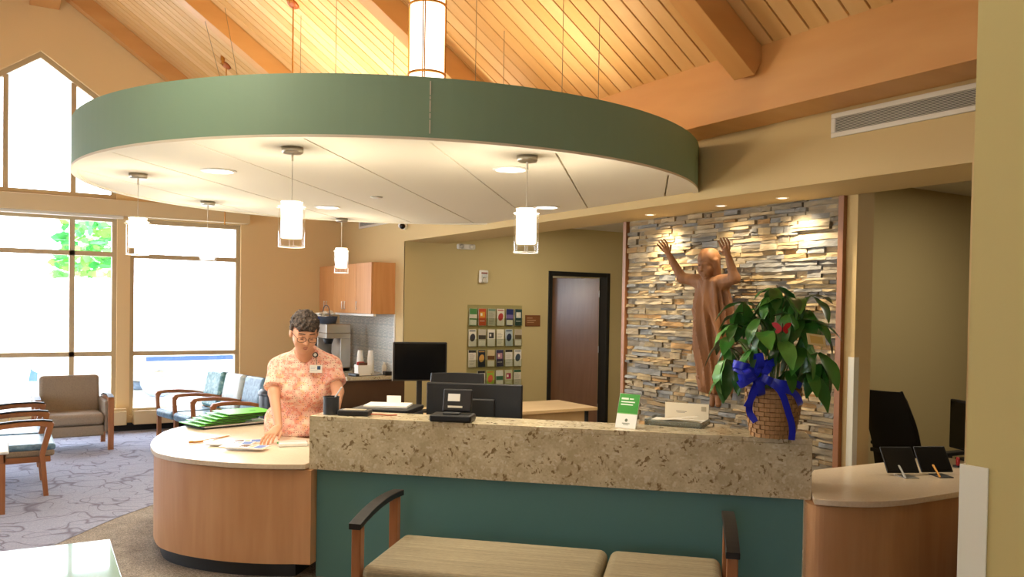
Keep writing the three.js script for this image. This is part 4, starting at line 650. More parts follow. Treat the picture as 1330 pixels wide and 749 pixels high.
// ---------- desk equipment ----------
function monitor(p, turn, w, h, y0, label, stand = true, back = true) { // faces -z locally, back towards +z
  const g = thing('computer_monitor', label, 'monitor', p, turn);
  mesh('monitor_shell', new RoundedBoxGeometry(w, h, 0.035, 2, 0.01).translate(0, y0 + h / 2, 0), M.black, g); mesh('screen_glass', bx(w - 0.03, h - 0.03, 0.004, 0, y0 + h / 2, -0.0185, 0), M.blackGloss, g);
  mesh('rear_bulge', new RoundedBoxGeometry(w * 0.45, h * 0.5, 0.03, 2, 0.012).translate(0, y0 + h * 0.45, 0.026), M.black, g);
  mesh('stand_neck', bx(0.05, y0 + 0.1, 0.03, 0, (y0 + 0.1) / 2, 0.045), M.black, g); mesh('stand_foot', bx(0.24, 0.014, 0.18, 0, 0.007, 0.03, 0.005), M.black, g); return g;
}
{
  const a = atD(593, 520, 5.45), s = toDk(a); const m1 = monitor(dk(s[0] + 0.06, TW, -0.66), DTURN + 0.06, 0.66, 0.33, 0.14, 'black monitor seen from behind over the quartz ledge, hiding most of the chair');
  const b = onZ(545.5, 470, -7.05), q1 = monitor(V(b.x, TW, -7.05), -0.35 + Math.PI, 0.50, 0.36, 0.29, 'tall-standing black monitor in front of the olive wall, left of the brochure rack'.replace(', left of', ' beside'));
  mesh('side_bezel', bx(0.006, 0.36, 0.037, 0.252, 0.47, 0, 0.001), M.steel, q1);
  const p = dk(0.27, TW, -0.66), pr = thing('desk_printer', 'low black printer with white paper on top behind the pen cup', 'printer', p, DTURN);
  mesh('printer_body', new RoundedBoxGeometry(0.40, 0.26, 0.36, 2, 0.02).translate(0, 0.13, 0), M.charcoal, pr); mesh('printer_lid', bx(0.40, 0.03, 0.36, 0, 0.275, 0, 0.008), M.black, pr);
  const ps = thing('paper_stack', 'stack of white paper lying on the black printer', 'paper', p.clone().setY(TW + 0.291), DTURN + 0.15); mesh('sheets', bx(0.3, 0.014, 0.22, 0, 0.007, 0, 0.001), M.white, ps); mesh('folded_card', bx(0.1, 0.05, 0.004, 0.02, 0.038, -0.09, 0).rotateX(0), M.white, ps);
  // on the quartz ledge
  const cup = thing('pen_cup', 'black mesh pen cup at the left end of the quartz ledge', 'pen cup', onY(430, 537.5, TT).setY(TT), DTURN); mesh('cup_wall', [cyl(0.05, 0.05, 0.11, 0, 0.0, 0, 20, true)], phy('#3a3c40', 0.4, { transmission: 0.35, thickness: 0 }), cup); mesh('cup_floor', cyl(0.05, 0.05, 0.004, 0, 0, 0, 20), M.black, cup); mesh('cup_rim', new THREE.TorusGeometry(0.05, 0.003, 6, 24).rotateX(Math.PI / 2).translate(0, 0.11, 0), M.black, cup);
  const pen = thing('ball_pen', 'blue and white pen leaning out of the black pen cup', 'pen', cup.position.clone().add(V(0, 0.004, 0)), DTURN); mesh('barrel', rod(V(-0.035, 0.012, 0), V(0.07, 0.17, 0.0), 0.005), std('#dfe3ea', 0.3), pen); mesh('grip', rod(V(-0.04, 0.004, 0), V(0.0, 0.064, 0), 0.0056), std('#2a4a9a', 0.3), pen);
  const pad = thing('signature_pad', 'small black signature pad on the quartz ledge beside the pen cup', 'signature pad', onY(461, 539, TT).setY(TT), DTURN + 0.1); mesh('pad_body', new RoundedBoxGeometry(0.2, 0.035, 0.1, 2, 0.008).translate(0, 0.0175, 0), M.black, pad); mesh('pad_screen', bx(0.14, 0.003, 0.06, 0, 0.036, 0, 0), std('#a89c7c', 0.3), pad); mesh('pad_lead', tube([V(0.1, 0.01, 0), V(0.16, 0.006, -0.03), V(0.21, 0.005, -0.015), V(0.26, 0.005, -0.04)], 0.004), std('#b0563c', 0.5), pad);
  const cr = thing('card_terminal', 'black card terminal with a white label standing on the quartz ledge', 'card reader', onY(588, 546.5, TT).setY(TT), DTURN + 0.05);
  mesh('terminal_base', new RoundedBoxGeometry(0.26, 0.045, 0.15, 3, 0.015).translate(0, 0.0225, 0), M.black, cr); mesh('printer_door', bx(0.1, 0.012, 0.06, 0.0, 0.05, 0.03, 0.004), M.charcoal, cr); mesh('upright_screen', new RoundedBoxGeometry(0.18, 0.14, 0.03, 2, 0.01).rotateX(-0.25).translate(0.02, 0.12, -0.04), M.black, cr); mesh('white_label', bx(0.075, 0.045, 0.003, 0, 0, 0, 0).rotateX(-0.25).translate(0.0, 0.14, -0.027), M.white, cr); mesh('label_strip', bx(0.09, 0.012, 0.003, 0, 0, 0, 0).rotateX(-0.25).translate(0.01, 0.085, -0.014), M.offwhite, cr);
  // brochure display, paper tray
  const bd = thing('brochure_display', 'green and white card standing in a holder on the quartz ledge', 'brochure', onY(812, 556, TT).setY(TT), -1.15); const card = canvasTex(128, 192, (k) => { k.fillStyle = '#eef0ea'; k.fillRect(0, 0, 128, 192); k.fillStyle = '#3f9a3e'; k.fillRect(0, 0, 128, 110); k.fillStyle = '#7cc06c'; k.fillRect(0, 108, 128, 5); k.fillStyle = '#e8f4e4'; k.fillRect(14, 22, 46, 11); k.fillRect(66, 24, 26, 7); k.fillRect(14, 42, 88, 7); k.fillRect(14, 57, 78, 7); k.fillStyle = '#5a6a5a'; k.beginPath(); k.arc(64, 148, 9, 0, 7); k.fill(); k.fillRect(40, 164, 48, 4); k.fillRect(48, 172, 32, 3); });
  mesh('card_board', bx(0.132, 0.205, 0.004, 0, 0.1025, 0, 0).rotateX(-0.3), M.white, bd); mesh('card_print', uvPlane(0.13, 0.203).translate(0, 0.1025, 0.0026).rotateX(-0.3), mapped(card, 0.3), bd); mesh('back_prop', bx(0.08, 0.12, 0.003, 0, 0.06, 0, 0).rotateX(0.35).translate(0, 0, -0.075), acrylic, bd);
  const tr = thing('paper_tray', 'clear grey tray on the quartz ledge with a paper form and envelope', 'paper tray', onY(880, 551, TT).setY(TT), DTURN - 0.22);
  const smoke = phy('#c4c8c4', 0.1, { transmission: 0.85, thickness: 0 }); mesh('tray_floor', bx(0.34, 0.004, 0.24, 0, 0.002, 0, 0), smoke, tr);
  for (const [w, x, z, ry] of [[0.34, 0, 0.12, 0], [0.34, 0, -0.12, 0], [0.24, 0.17, 0, Math.PI / 2], [0.24, -0.17, 0, Math.PI / 2]]) mesh('tray_side', bx(w, 0.036, 0.004, 0, 0.018, 0, 0).rotateX(0).rotateY(ry).translate(x, 0, z), smoke, tr);
  const paper = thing('paper_form', 'white paper forms lying in the clear grey tray', 'paper', tr.position.clone().add(V(0, 0.006, 0)), DTURN - 0.22); mesh('sheets', bx(0.31, 0.02, 0.185, 0, 0.01, 0.008, 0.001), M.white, paper); const fl = new THREE.PlaneGeometry(0.22, 0.12, 8, 2), fp = fl.attributes.position; for (let i = 0; i < fp.count; i++) fp.setZ(i, 0.012 * Math.sin(fp.getX(i) * 14)); fl.rotateX(-Math.PI / 2); fl.computeVertexNormals(); mesh('loose_sheet', fl.translate(0.01, 0.038, 0.03), M.offwhite, paper);
  const env = thing('envelope', 'cream envelope standing at the back of the clear grey tray', 'envelope', tr.position.clone().add(V(-0.0, 0.006, 0)), DTURN - 0.22); mesh('envelope_sheet', bx(0.27, 0.115, 0.004, 0.03, 0.0575, -0.106, 0).rotateX(0), std('#e6dcc4', 0.6), env); mesh('envelope_print', uvPlane(0.08, 0.02).translate(0.0, 0.06, -0.1035), mapped(canvasTex(64, 16, (k) => { k.fillStyle = '#e6dcc4'; k.fillRect(0, 0, 64, 16); k.fillStyle = '#7a7266'; k.fillRect(4, 4, 52, 3); k.fillRect(10, 10, 38, 2); }), 0.6), env); mesh('stamp_patch', bx(0.03, 0.03, 0.002, 0.135, 0.085, -0.1035, 0), std('#b8ac90', 0.6), env);
}
{ // on the curved countertop
  const on = (x, y) => onY(x, y, TW).setY(TW);
  const f = on(300, 547), g0 = thing('folder_base', 'black bottom folder under the fanned green folders', 'folder', V(1.60, TW, -6.98), 0.25);
  mesh('folder_cover', [bx(0.60, 0.012, 0.34, 0, 0.006, 0, 0.002)], M.blackMat, g0); mesh('page_block', bx(0.57, 0.01, 0.32, 0.0, 0.017, 0, 0.001), M.offwhite, g0);
  const green = std('#66c63e', 0.35);
  for (let k = 0; k < 6; k++) { const o = thing('green_folder', k === 5 ? 'topmost bright green folder with a small dark mark on its cover' : k === 0 ? 'lowest bright green folder of the fanned pile, lying on the black folder' : 'bright green pocket folder in the middle of the fanned pile', 'folder', V(1.46 + k * 0.05, TW + 0.030 + k * 0.0145, -6.95 - k * 0.004), 0.30 - k * 0.02, 'fanned green folders');  mesh('folder_sheet', bx(0.40, 0.006, 0.32, 0, 0, 0, 0.002), green, o); mesh('black_edge', bx(0.40, 0.004, 0.012, 0, -0.004, 0.157, 0), M.black, o); if (k === 5) mesh('cover_mark', bx(0.05, 0.001, 0.025, 0.06, 0.0035, 0.03, 0), std('#2f7a2c', 0.4), o); }
  const ph = canvasTex(128, 64, (k) => { k.fillStyle = '#e9e8ee'; k.fillRect(0, 0, 128, 64); k.fillStyle = '#8fa6d8'; k.fillRect(4, 6, 34, 52); k.fillStyle = '#7a6048'; k.fillRect(50, 6, 26, 40); k.fillStyle = '#d9c8a8'; k.fillRect(80, 10, 14, 40); k.fillStyle = '#6f8fd0'; k.fillRect(98, 6, 26, 52); });
  for (const [x, y, turn, lab] of [[318, 584, -0.72, 'printed leaflet with blue panels lying nearest the curved counter edge'], [300, 578, -0.5, 'printed leaflet with blue panels tucked behind the front leaflet'], [311, 574, -0.3, 'printed leaflet with blue panels under the other two leaflets']]) { const o = thing('printed_leaflet', lab, 'leaflet', on(x, y).add(V(0, lab.includes('under') ? 0 : lab.includes('behind') ? 0.009 : 0.018, 0)), turn, 'leaflets on the curved countertop'); mesh('leaflet_sheets', bx(0.31, 0.008, 0.135, 0, 0.004, 0, 0.001), M.white, o); mesh('leaflet_print', uvPlane(0.305, 0.13).rotateX(-Math.PI / 2).translate(0, 0.0086, 0), mapped(ph, 0.25), o); }
  const w = on(262, 573), ws = thing('wrist_strap', 'tan strap with a brass buckle lying on the curved countertop', 'strap', w, 0.18); const c = [V(-0.02, 0.008, 0.02), V(0.05, 0.012, 0.0), V(0.13, 0.006, -0.05), V(0.24, 0.005, -0.11)], cv = new THREE.CatmullRomCurve3(c); const strap = []; for (let i = 0; i < 10; i++) { const a = cv.getPoint(i / 10), b = cv.getPoint((i + 1) / 10), q = bx(a.distanceTo(b) + 0.002, 0.004, 0.022, 0, 0, 0, 0), d = b.clone().sub(a); q.rotateY(-Math.atan2(d.z, d.x)).translate((a.x + b.x) / 2, (a.y + b.y) / 2, (a.z + b.z) / 2); strap.push(q); } mesh('strap_band', strap, std('#c08a4c', 0.5), ws); mesh('buckle', [bx(0.07, 0.012, 0.03, -0.04, 0.008, 0.03, 0.003), bx(0.03, 0.016, 0.02, -0.09, 0.01, 0.035, 0.004)], M.brass, ws);
  const pk = on(392, 578), pp = thing('plastic_packet', 'white plastic wrapped packet under the woman’s hand'.replace('’', "'"), 'packet', pk, -0.25); mesh('packet_body', new RoundedBoxGeometry(0.2, 0.03, 0.12, 3, 0.012).translate(-0.06, 0.015, 0), phy('#e6e6e2', 0.15, { clearcoat: 0.5 }), pp); mesh('packet_tail', bx(0.12, 0.006, 0.05, 0.09, 0.004, -0.01, 0.002), M.offwhite, pp); mesh('green_cap', new RoundedBoxGeometry(0.035, 0.015, 0.02, 2, 0.005).translate(-0.15, 0.022, -0.005), std('#3f9a3e', 0.3), pp);
}
{ // on the side countertop
  const on = (x, y) => onY(x, y, TW).setY(TW);
  for (const [x, y, tw, lab] of [[1172, 617, -0.15, 'black tablet on a chrome stand, the one nearer the stone wall'], [1216, 616, -0.15, 'black tablet on a stand, the one nearer the khaki wall']]) {
    const o = thing('tablet_stand', lab, 'tablet', on(x, y), -0.42 + tw * 0.3, 'tablets on the side counter'); mesh('tablet_body', new RoundedBoxGeometry(0.205, 0.175, 0.012, 2, 0.005).rotateX(-0.62).translate(0, 0.088, -0.04), M.black, o); mesh('tablet_screen', bx(0.185, 0.15, 0.002, 0, 0, 0.007, 0).rotateX(-0.62).translate(0, 0.088, -0.04), std('#0b0b0c', 0.3), o);
    mesh('stand_foot', bx(0.09, 0.006, 0.12, 0, 0.003, 0.05, 0.002), x < 1190 ? M.steel : M.black, o); mesh('stand_prop', rod(V(0, 0.005, -0.1), V(0, 0.1, -0.05), 0.006), M.black, o); mesh('stand_blade', bx(0.012, 0.1, 0.004, -0.04, 0, 0, 0).rotateX(-0.9).translate(0, 0.035, 0.065), x < 1190 ? M.steel : M.brass, o);
  }
  const m = on(1266, 600); monitor(V(m.x, TW, m.z), 1.15, 0.5, 0.34, 0.06, 'dark monitor mostly hidden by the khaki wall, on the side counter');
  const t = thing('tape_dispenser', 'small red roll on the side counter beside the dark monitor', 'tape roll', on(1244, 606)); mesh('red_roll', new THREE.TorusGeometry(0.022, 0.011, 10, 20).rotateY(0.6).translate(0, 0.033, 0), std('#b3262a', 0.4), t); mesh('roll_base', bx(0.06, 0.012, 0.04, 0, 0.006, 0), M.black, t);
}
const headF = (x, y, z) => { const C = (a, b, c) => ({ x: a, y: b, z: c }); let d = ell(x, y, z, C(0, 0.03, -0.012), 0.076, 0.094, 0.092); d = smin(d, ell(x, y, z, C(0, -0.042, 0.022), 0.06, 0.074, 0.064), 0.045); d = smin(d, ell(x, y, z, C(0, -0.098, 0.05), 0.026, 0.02, 0.024), 0.03); const ax = Math.abs(x); d = smin(d, ell(ax, y, z, C(0.034, -0.03, 0.055), 0.03, 0.03, 0.028), 0.03); d = smax(d, -ell(ax, y, z, C(0.031, 0.006, 0.094), 0.02, 0.012, 0.014), 0.012); d = smin(d, cap(ax, y, z, C(0.008, 0.024, 0.078), C(0.045, 0.024, 0.062), 0.009, 0.008), 0.012); d = smin(d, cap(x, y, z, C(0, 0.012, 0.082), C(0, -0.026, 0.101), 0.009, 0.012), 0.012); d = smin(d, ell(ax, y, z, C(0.011, -0.029, 0.09), 0.009, 0.008, 0.01), 0.006); d = smin(d, cap(x, y, z, C(-0.02, -0.059, 0.08), C(0.02, -0.059, 0.08), 0.0065, 0.0065), 0.007); d = smin(d, cap(x, y, z, C(-0.016, -0.07, 0.079), C(0.016, -0.07, 0.079), 0.0075, 0.0075), 0.007); d = smax(d, -cap(x, y, z, C(-0.022, -0.0645, 0.089), C(0.022, -0.0645, 0.089), 0.0022, 0.0022), 0.004); d = smin(d, ell(ax, y, z, C(0.079, -0.006, -0.008), 0.011, 0.031, 0.021), 0.008); return d; };
// ---------- gift plant in a basket ----------
function strip(pts, width, face, mat, parent, name, across) {      // flat ribbon with 1 mm thickness along a curve
  const c = new THREE.CatmullRomCurve3(pts), n = 22, pos = [], idx = [];
  for (let i = 0; i <= n; i++) { const p = c.getPoint(i / n), t = c.getTangent(i / n), side = (across ? across.clone() : t.clone().cross(face)).normalize().multiplyScalar(width / 2), up = side.clone().cross(t).normalize().multiplyScalar(0.0006); for (const [a, b] of [[1, 1], [-1, 1], [-1, -1], [1, -1]]) { const q = p.clone().addScaledVector(side, a).addScaledVector(up, b); pos.push(q.x, q.y, q.z); } }
  for (let i = 0; i < n; i++) for (let k = 0; k < 4; k++) { const a = i * 4 + k, b = i * 4 + (k + 1) % 4; idx.push(a, b, b + 4, a, b + 4, a + 4); }
  const g = new THREE.BufferGeometry(); g.setAttribute('position', new THREE.Float32BufferAttribute(pos, 3)); g.setIndex(idx); g.computeVertexNormals(); return mesh(name, g, mat, parent);
}
{
  const base = onY(1003, 566, TT).setY(TT), TURN = -0.5499;          // local x runs to the right seen from the lobby, z towards the lobby
  const bk = thing('woven_basket', 'woven brown basket planter on the quartz ledge holding the gift plant', 'basket', base, TURN);
  const R = (v) => 0.112 + 0.034 * Math.sin(v * 1.9) , H = 0.27, rows = 11, cols = 30, weave = [];
  mesh('basket_liner', lathe([[0.001, 0.002], [0.105, 0.002], ...[0, 0.2, 0.4, 0.6, 0.8, 1].map((v) => [R(v) - 0.008, v * H]), [R(1) - 0.02, H], [0.09, 0.03], [0.001, 0.03]], 36), std('#4a331e', 0.9), bk);
  for (let r = 0; r < rows; r++) for (let c = 0; c < cols; c++) { const v = (r + 0.5) / rows, a = (c + 0.5) / cols * Math.PI * 2, out = (r + c) % 2 ? 0.004 : -0.002, w = 2 * Math.PI * R(v) / cols; weave.push(bx(w * ((r + c) % 2 ? 1.15 : 0.9), H / rows * 0.92, 0.005, 0, 0, R(v) + out, 0.002).rotateY(a).translate(0, v * H, 0)); }
  const wv = mesh('weave', weave, mapped(woodTex([138, 98, 58], [202, 158, 104], 0.06, 10, 128, 60), 0.55), bk); wv.userData.kind = 'stuff';
  mesh('basket_rim', new THREE.TorusGeometry(R(1) + 0.001, 0.009, 8, 36).rotateX(Math.PI / 2).translate(0, H, 0), std('#7c5530', 0.6), bk);
  const pl = thing('potted_plant', 'leafy dark green gift plant growing from the woven basket before the stone wall', 'plant', base, TURN);
  mesh('soil', lathe([[0.001, 0.22], [0.115, 0.215]], 20), std('#2a1d12', 1), pl);
  const leafMats = ['#2d6422', '#38762a', '#26561d', '#448634', '#5a9a46'].map((c) => phy(c, 0.32, { clearcoat: 0.25, clearcoatRoughness: 0.4 }));
  const leafGeo = (L, W, droop, fold) => { const n = 7, pos = [], idx = []; for (let i = 0; i <= n; i++) { const t = i / n, w = W * Math.pow(Math.sin(Math.PI * Math.min(1, t * 0.93 + 0.04)), 0.8) * (t > 0.75 ? 1 - (t - 0.75) * 1.6 : 1), a = droop * t, z = L * (Math.sin(a) / Math.max(droop, 0.01)), y = -L * (1 - Math.cos(a)) / Math.max(droop, 0.01); for (const s of [-1, 0, 1]) pos.push(s * w / 2, y + Math.abs(s) * w * fold + 0.004 * Math.sin(t * 14 + s), z); } for (let i = 0; i < n; i++) for (let k = 0; k < 2; k++) { const a = i * 3 + k; idx.push(a, a + 3, a + 1, a + 1, a + 3, a + 4); } const g = new THREE.BufferGeometry(); g.setAttribute('position', new THREE.Float32BufferAttribute(pos, 3)); g.setIndex(idx); g.computeVertexNormals(); return g.toNonIndexed(); };
  const leafGeos = [leafGeo(0.23, 0.084, 1.1, 0.16), leafGeo(0.20, 0.078, 1.4, 0.18), leafGeo(0.26, 0.09, 0.95, 0.13), leafGeo(0.17, 0.062, 0.8, 0.18)];
  const P = (px, py, z = 0) => { const s = 4.62 / FPX; return V((px - 1003) * s, (566 - py) * s, z); };
  const ends = [[1000, 372, 0], [985, 385, 0.08], [960, 392, 0.02], [1030, 385, -0.05], [1045, 382, 0.05], [948, 420, 0.06], [975, 412, 0.12], [1010, 405, 0.14], [1032, 412, 0.1], [1055, 418, 0.0], [940, 450, 0.02], [968, 450, 0.12], [1000, 440, 0.16], [1030, 448, 0.12], [1056, 455, 0.06], [945, 480, 0.1], [1040, 480, 0.1], [985, 400, -0.12], [1020, 420, -0.12], [955, 440, -0.1], [1050, 440, -0.1], [1012, 478, 0.12], [955, 405, 0.0], [1010, 385, 0.08], [975, 430, 0.16], [1048, 400, -0.02], [935, 465, 0.08], [1062, 470, 0.02]];
  const stems = [];
  ends.forEach(([px, py, z], k) => {
    const e = P(px, py, z), out = Math.atan2(e.x, z + 0.001), b = V(e.x * 0.15, 0.22, z * 0.3);
    stems.push(tube([b, V(e.x * 0.4, lerp(0.22, e.y, 0.5), z * 0.5), V(e.x * 0.85, e.y - 0.01, z * 0.9), e], 0.0035, 8, 5));
    const n = py > 470 ? 3 : 4 + (k % 2);
    for (let i = 0; i < n; i++) {
      const a = k * 1.7 + i * 2 * Math.PI / n + rr(-0.3, 0.3), l = new THREE.Mesh(leafGeos[Math.floor(rnd() * 4)], leafMats[Math.floor(rnd() * 5)]); l.name = 'leaf'; l.castShadow = l.receiveShadow = true; l.position.copy(e);
      l.rotation.order = 'YXZ'; l.rotation.set(rr(-0.15, 0.95) + (py > 440 ? 0.2 : 0), a, rr(-0.3, 0.3)); const s = rr(0.75, 1.1); l.scale.set(s, s, s); pl.add(l);
    }
  });
  mesh('stems', stems, std('#5a6a2c', 0.6), pl);
  // ribbon
  const blue = phy('#1c2ac4', 0.35, { sheen: 0.4 }), rb = thing('ribbon_bow', 'shiny royal blue ribbon bow tied around the basket', 'ribbon', base, TURN), c0 = V(-0.06, 0.285, 0.165), F = V(0, 0, 1);
  for (let k = 0; k < 12; k++) { const a = k * 0.83 + 0.9, r = 0.065 + 0.024 * (k % 3), q = V(-0.15 + 0.035 * Math.cos(k), 0.36 + 0.035 * Math.sin(k * 2), 0.155), d = V(Math.cos(a), Math.sin(a), 0.5 * Math.sin(k * 2.3)).normalize(), out = V(0, 0, 1).addScaledVector(d, -d.z).normalize(), across = d.clone().cross(out), pt = []; for (let i = 0; i <= 8; i++) { const t = i / 8 * Math.PI * 2; pt.push(q.clone().addScaledVector(d, r * 0.5 * (1 - Math.cos(t))).addScaledVector(out, 0.03 * Math.sin(t) + 0.01)); } strip(pt, 0.04, F, blue, rb, 'bow_loop', across); }
  for (const pts of [[[-0.085, 0.33, 0.17], [-0.02, 0.27, 0.185], [0.03, 0.16, 0.165], [0.06, 0.07, 0.15], [0.055, 0.004, 0.16]], [[-0.1, 0.33, 0.17], [-0.02, 0.285, 0.18], [0.06, 0.26, 0.165], [0.11, 0.2, 0.12], [0.125, 0.18, 0.08]], [[-0.1, 0.32, 0.17], [-0.13, 0.28, 0.14], [-0.16, 0.2, 0.10], [-0.17, 0.17, 0.08]], [[-0.13, 0.3, 0.12], [-0.15, 0.22, 0.09], [-0.15, 0.14, 0.07], [-0.12, 0.09, 0.09]], [[-0.1, 0.33, 0.16], [0.0, 0.31, 0.185], [0.07, 0.31, 0.15], [0.12, 0.29, 0.1]]]) strip(pts.map((q) => V(...q)), 0.036, F, blue, rb, 'ribbon_tail');
  const bt = P(998, 424, 0.2), bf = thing('butterfly_pick', 'small red butterfly ornament among the plant leaves', 'ornament', bt.clone().applyAxisAngle(V(0, 1, 0), TURN).add(base), TURN); const wing = new THREE.Shape(); wing.moveTo(0, 0); wing.quadraticCurveTo(0.02, 0.045, 0.055, 0.032); wing.quadraticCurveTo(0.05, 0.008, 0.03, 0.0); wing.quadraticCurveTo(0.045, -0.02, 0.025, -0.025); wing.quadraticCurveTo(0.008, -0.02, 0, 0);
  for (const s of [0.25, Math.PI - 0.25]) mesh('wing', new THREE.ExtrudeGeometry(wing, { depth: 0.001, bevelEnabled: false }).scale(1, 1, 1).rotateY(s > 1 ? Math.PI - 0.3 : 0.3), std('#c9202a', 0.5), bf); mesh('butterfly_body', rod(V(0, -0.02, 0), V(0, 0.03, 0), 0.003), std('#3a1216', 0.6), bf); mesh('pick_wire', rod(V(0, -0.02, 0), V(-0.01, -0.2, -0.12), 0.0012, 5), M.wire, bf);
  const cd = P(1041, 437, 0.2), cp = thing('gift_card', 'small cream gift card held on a clear pick in the plant', 'card', cd.clone().applyAxisAngle(V(0, 1, 0), TURN).add(base), TURN + 0.35); cp.rotation.z = -0.12; mesh('card_sheet', bx(0.12, 0.065, 0.002, 0, 0, 0, 0).rotateX(-0.4), std('#e6d7a0', 0.5), cp); mesh('card_panel', bx(0.085, 0.042, 0.001, 0, 0, 0.002, 0).rotateX(-0.4), std('#d9c070', 0.5), cp); mesh('pick_stem', rod(V(-0.03, -0.03, -0.01), V(-0.06, -0.22, -0.12), 0.002, 5), acrylic, cp);
}
// ---------- carved wooden statue on the stone wall ----------
{
  const PX = XHB - 0.20, S = (px, py, off = 0) => onX(px, py, PX - off), st = thing('wooden_statue', 'carved wooden robed figure with raised arms mounted on the stone wall', 'statue');
  const head = S(920, 344, 0.03), neck = S(922, 360, 0.0), chest = S(924, 372), shA = S(909, 365), shB = S(939, 366), elA = S(886, 361, 0.05), elB = S(954, 361, 0.05), haA = S(869, 331, 0.09), haB = S(946, 333, 0.09);
  const mid = [S(924, 366), S(925, 400), S(926, 440), S(928, 480), S(930, 511)], rz = [0.145, 0.17, 0.165, 0.145, 0.12], rx = [0.075, 0.095, 0.10, 0.095, 0.085];
  const robe = (x, y, z) => { // stacked elliptical sections along the height
    const y0 = mid[4].y, y1 = mid[0].y, t = clamp((y1 - y) / (y1 - y0)) * 4, i = Math.min(3, Math.floor(t)), f = t - i, cx = lerp(mid[i].x, mid[i + 1].x, f), cz = lerp(mid[i].z, mid[i + 1].z, f), a = lerp(rx[i], rx[i + 1], f), b = lerp(rz[i], rz[i + 1], f);
    const dx = (x - cx) / a, dz = (z - cz) / b, th = Math.atan2(dz, -dx), low = clamp((y1 - y) / 0.2); const w1 = Math.sin(th * 6 + (y - y1) * 3.4), fold = 0.038 * low * (0.5 - Math.abs(w1)) + 0.008 * Math.sin(th * 3.5 - (y - y1) * 7) * low;
    const d = (Math.hypot(dx, dz) - 1) * Math.min(a, b) * 0.85 - fold; return smax(d, Math.max(y - y1 - 0.02, y0 - y), 0.03); };
  const C3 = (a, b, c) => ({ x: a, y: b, z: c });
  const carvedHead = (x, y, z) => { let d = headF(x, y, z); const ax = Math.abs(x); let h = ell(x, y, z, C3(0, 0.045, -0.018), 0.086, 0.098, 0.1) - 0.003 * Math.sin(ax * 90 + y * 30); h = smax(h, (-0.015 + z * 0.72) - y, 0.012); d = smin(d, h, 0.006); d = smin(d, cap(ax, y, z, C3(0.068, 0.03, -0.005), C3(0.078, -0.15, -0.015), 0.034, 0.03), 0.012); d = smin(d, cap(x, y, z, C3(0, 0, -0.055), C3(0, -0.14, -0.055), 0.066, 0.06), 0.02); return smin(d, ell(x, y, z, C3(0, -0.112, 0.052), 0.036, 0.05, 0.03), 0.014); };
  const headM = new THREE.Matrix4().makeRotationY(Math.atan2(-1, 0.1)).multiply(new THREE.Matrix4().makeRotationX(0.22)).multiply(new THREE.Matrix4().makeScale(0.93, 0.93, 0.93)).setPosition(head);
  const body = (x, y, z) => { let d = robe(x, y, z); d = smin(d, cap(x, y, z, shA, shB, 0.05, 0.05), 0.04); d = smin(d, cap(x, y, z, neck, head, 0.036, 0.036), 0.02); d = smin(d, cap(x, y, z, shA, elA, 0.052, 0.042), 0.03); d = smin(d, cap(x, y, z, elA, haA, 0.041, 0.024), 0.015); d = smin(d, cap(x, y, z, shB, elB, 0.052, 0.044), 0.03); d = smin(d, cap(x, y, z, elB, haB, 0.041, 0.024), 0.015);
    // draped sleeves and sash
    d = smin(d, cap(x, y, z, S(912, 364, 0.06), S(934, 440, 0.09), 0.022, 0.014), 0.02); d = smin(d, cap(x, y, z, S(918, 364, 0.07), S(916, 500, 0.06), 0.018, 0.016), 0.02); d = smin(d, cap(x, y, z, S(928, 366, 0.07), S(940, 500, 0.05), 0.016, 0.018), 0.02);
    for (const k of [-1, 1]) d = smin(d, cap(x, y, z, S(930 + k * 3, 508), S(929 + k * 4, 525, 0.05), 0.028, 0.022), 0.008);
    return d; };
  const lo = V(PX - 0.22, S(928, 533).y, S(862, 325).z - 0.12), hi = V(PX + 0.12, S(920, 315).y, S(960, 340).z + 0.12); lo.x -= 0.02;
  const hands = [[haA, elA], [haB, elB]].map(([w, e]) => { const u = w.clone().sub(e).normalize(), pm = w.clone().addScaledVector(u, 0.055), sp = V(0.2, 0, 0.98).addScaledVector(u, -u.z * 0.98).normalize(), list = [[w, pm, 0.022, 0.026]], s = e === elA ? 1 : -1;
    for (let k = 0; k < 4; k++) { const q = pm.clone().addScaledVector(sp, (k - 1.5) * 0.0175), m = q.clone().addScaledVector(u, 0.045).addScaledVector(sp, (k - 1.5) * 0.008), r = m.clone().addScaledVector(u, [0.03, 0.045, 0.042, 0.03][k]).add(V(-0.012, 0, 0)); list.push([q, m, 0.0095, 0.0082], [m, r, 0.0082, 0.006]); }
    const t0 = w.clone().addScaledVector(u, 0.02).addScaledVector(sp, s * 0.018), t1 = t0.clone().addScaledVector(u, 0.035).addScaledVector(sp, s * 0.04); list.push([t0, t1, 0.012, 0.0085]);
    const lo2 = w.clone(), hi2 = w.clone(); for (const [a, b] of list) { lo2.min(a).min(b); hi2.max(a).max(b); }
    return skinOf((x, y, z) => { let d = 9; list.forEach(([a, b, ra, rb], i) => { d = smin(d, cap(x, y, z, a, b, ra, rb), i ? 0.004 : 0.01); }); return d; }, lo2.subScalar(0.035), hi2.addScalar(0.03), 0.0038); });
  mesh('carved_body', [skinOf(body, lo, hi, 0.0068), ...hands, skinOf(carvedHead, V(-0.125, -0.2, -0.14), V(0.125, 0.16, 0.14), 0.0036).applyMatrix4(headM)], M.statueWood, st);
  mesh('wall_bracket', rod(V(PX + 0.05, chest.y - 0.2, chest.z), V(XHB - 0.028, chest.y - 0.2, chest.z), 0.02), M.black, st);
}
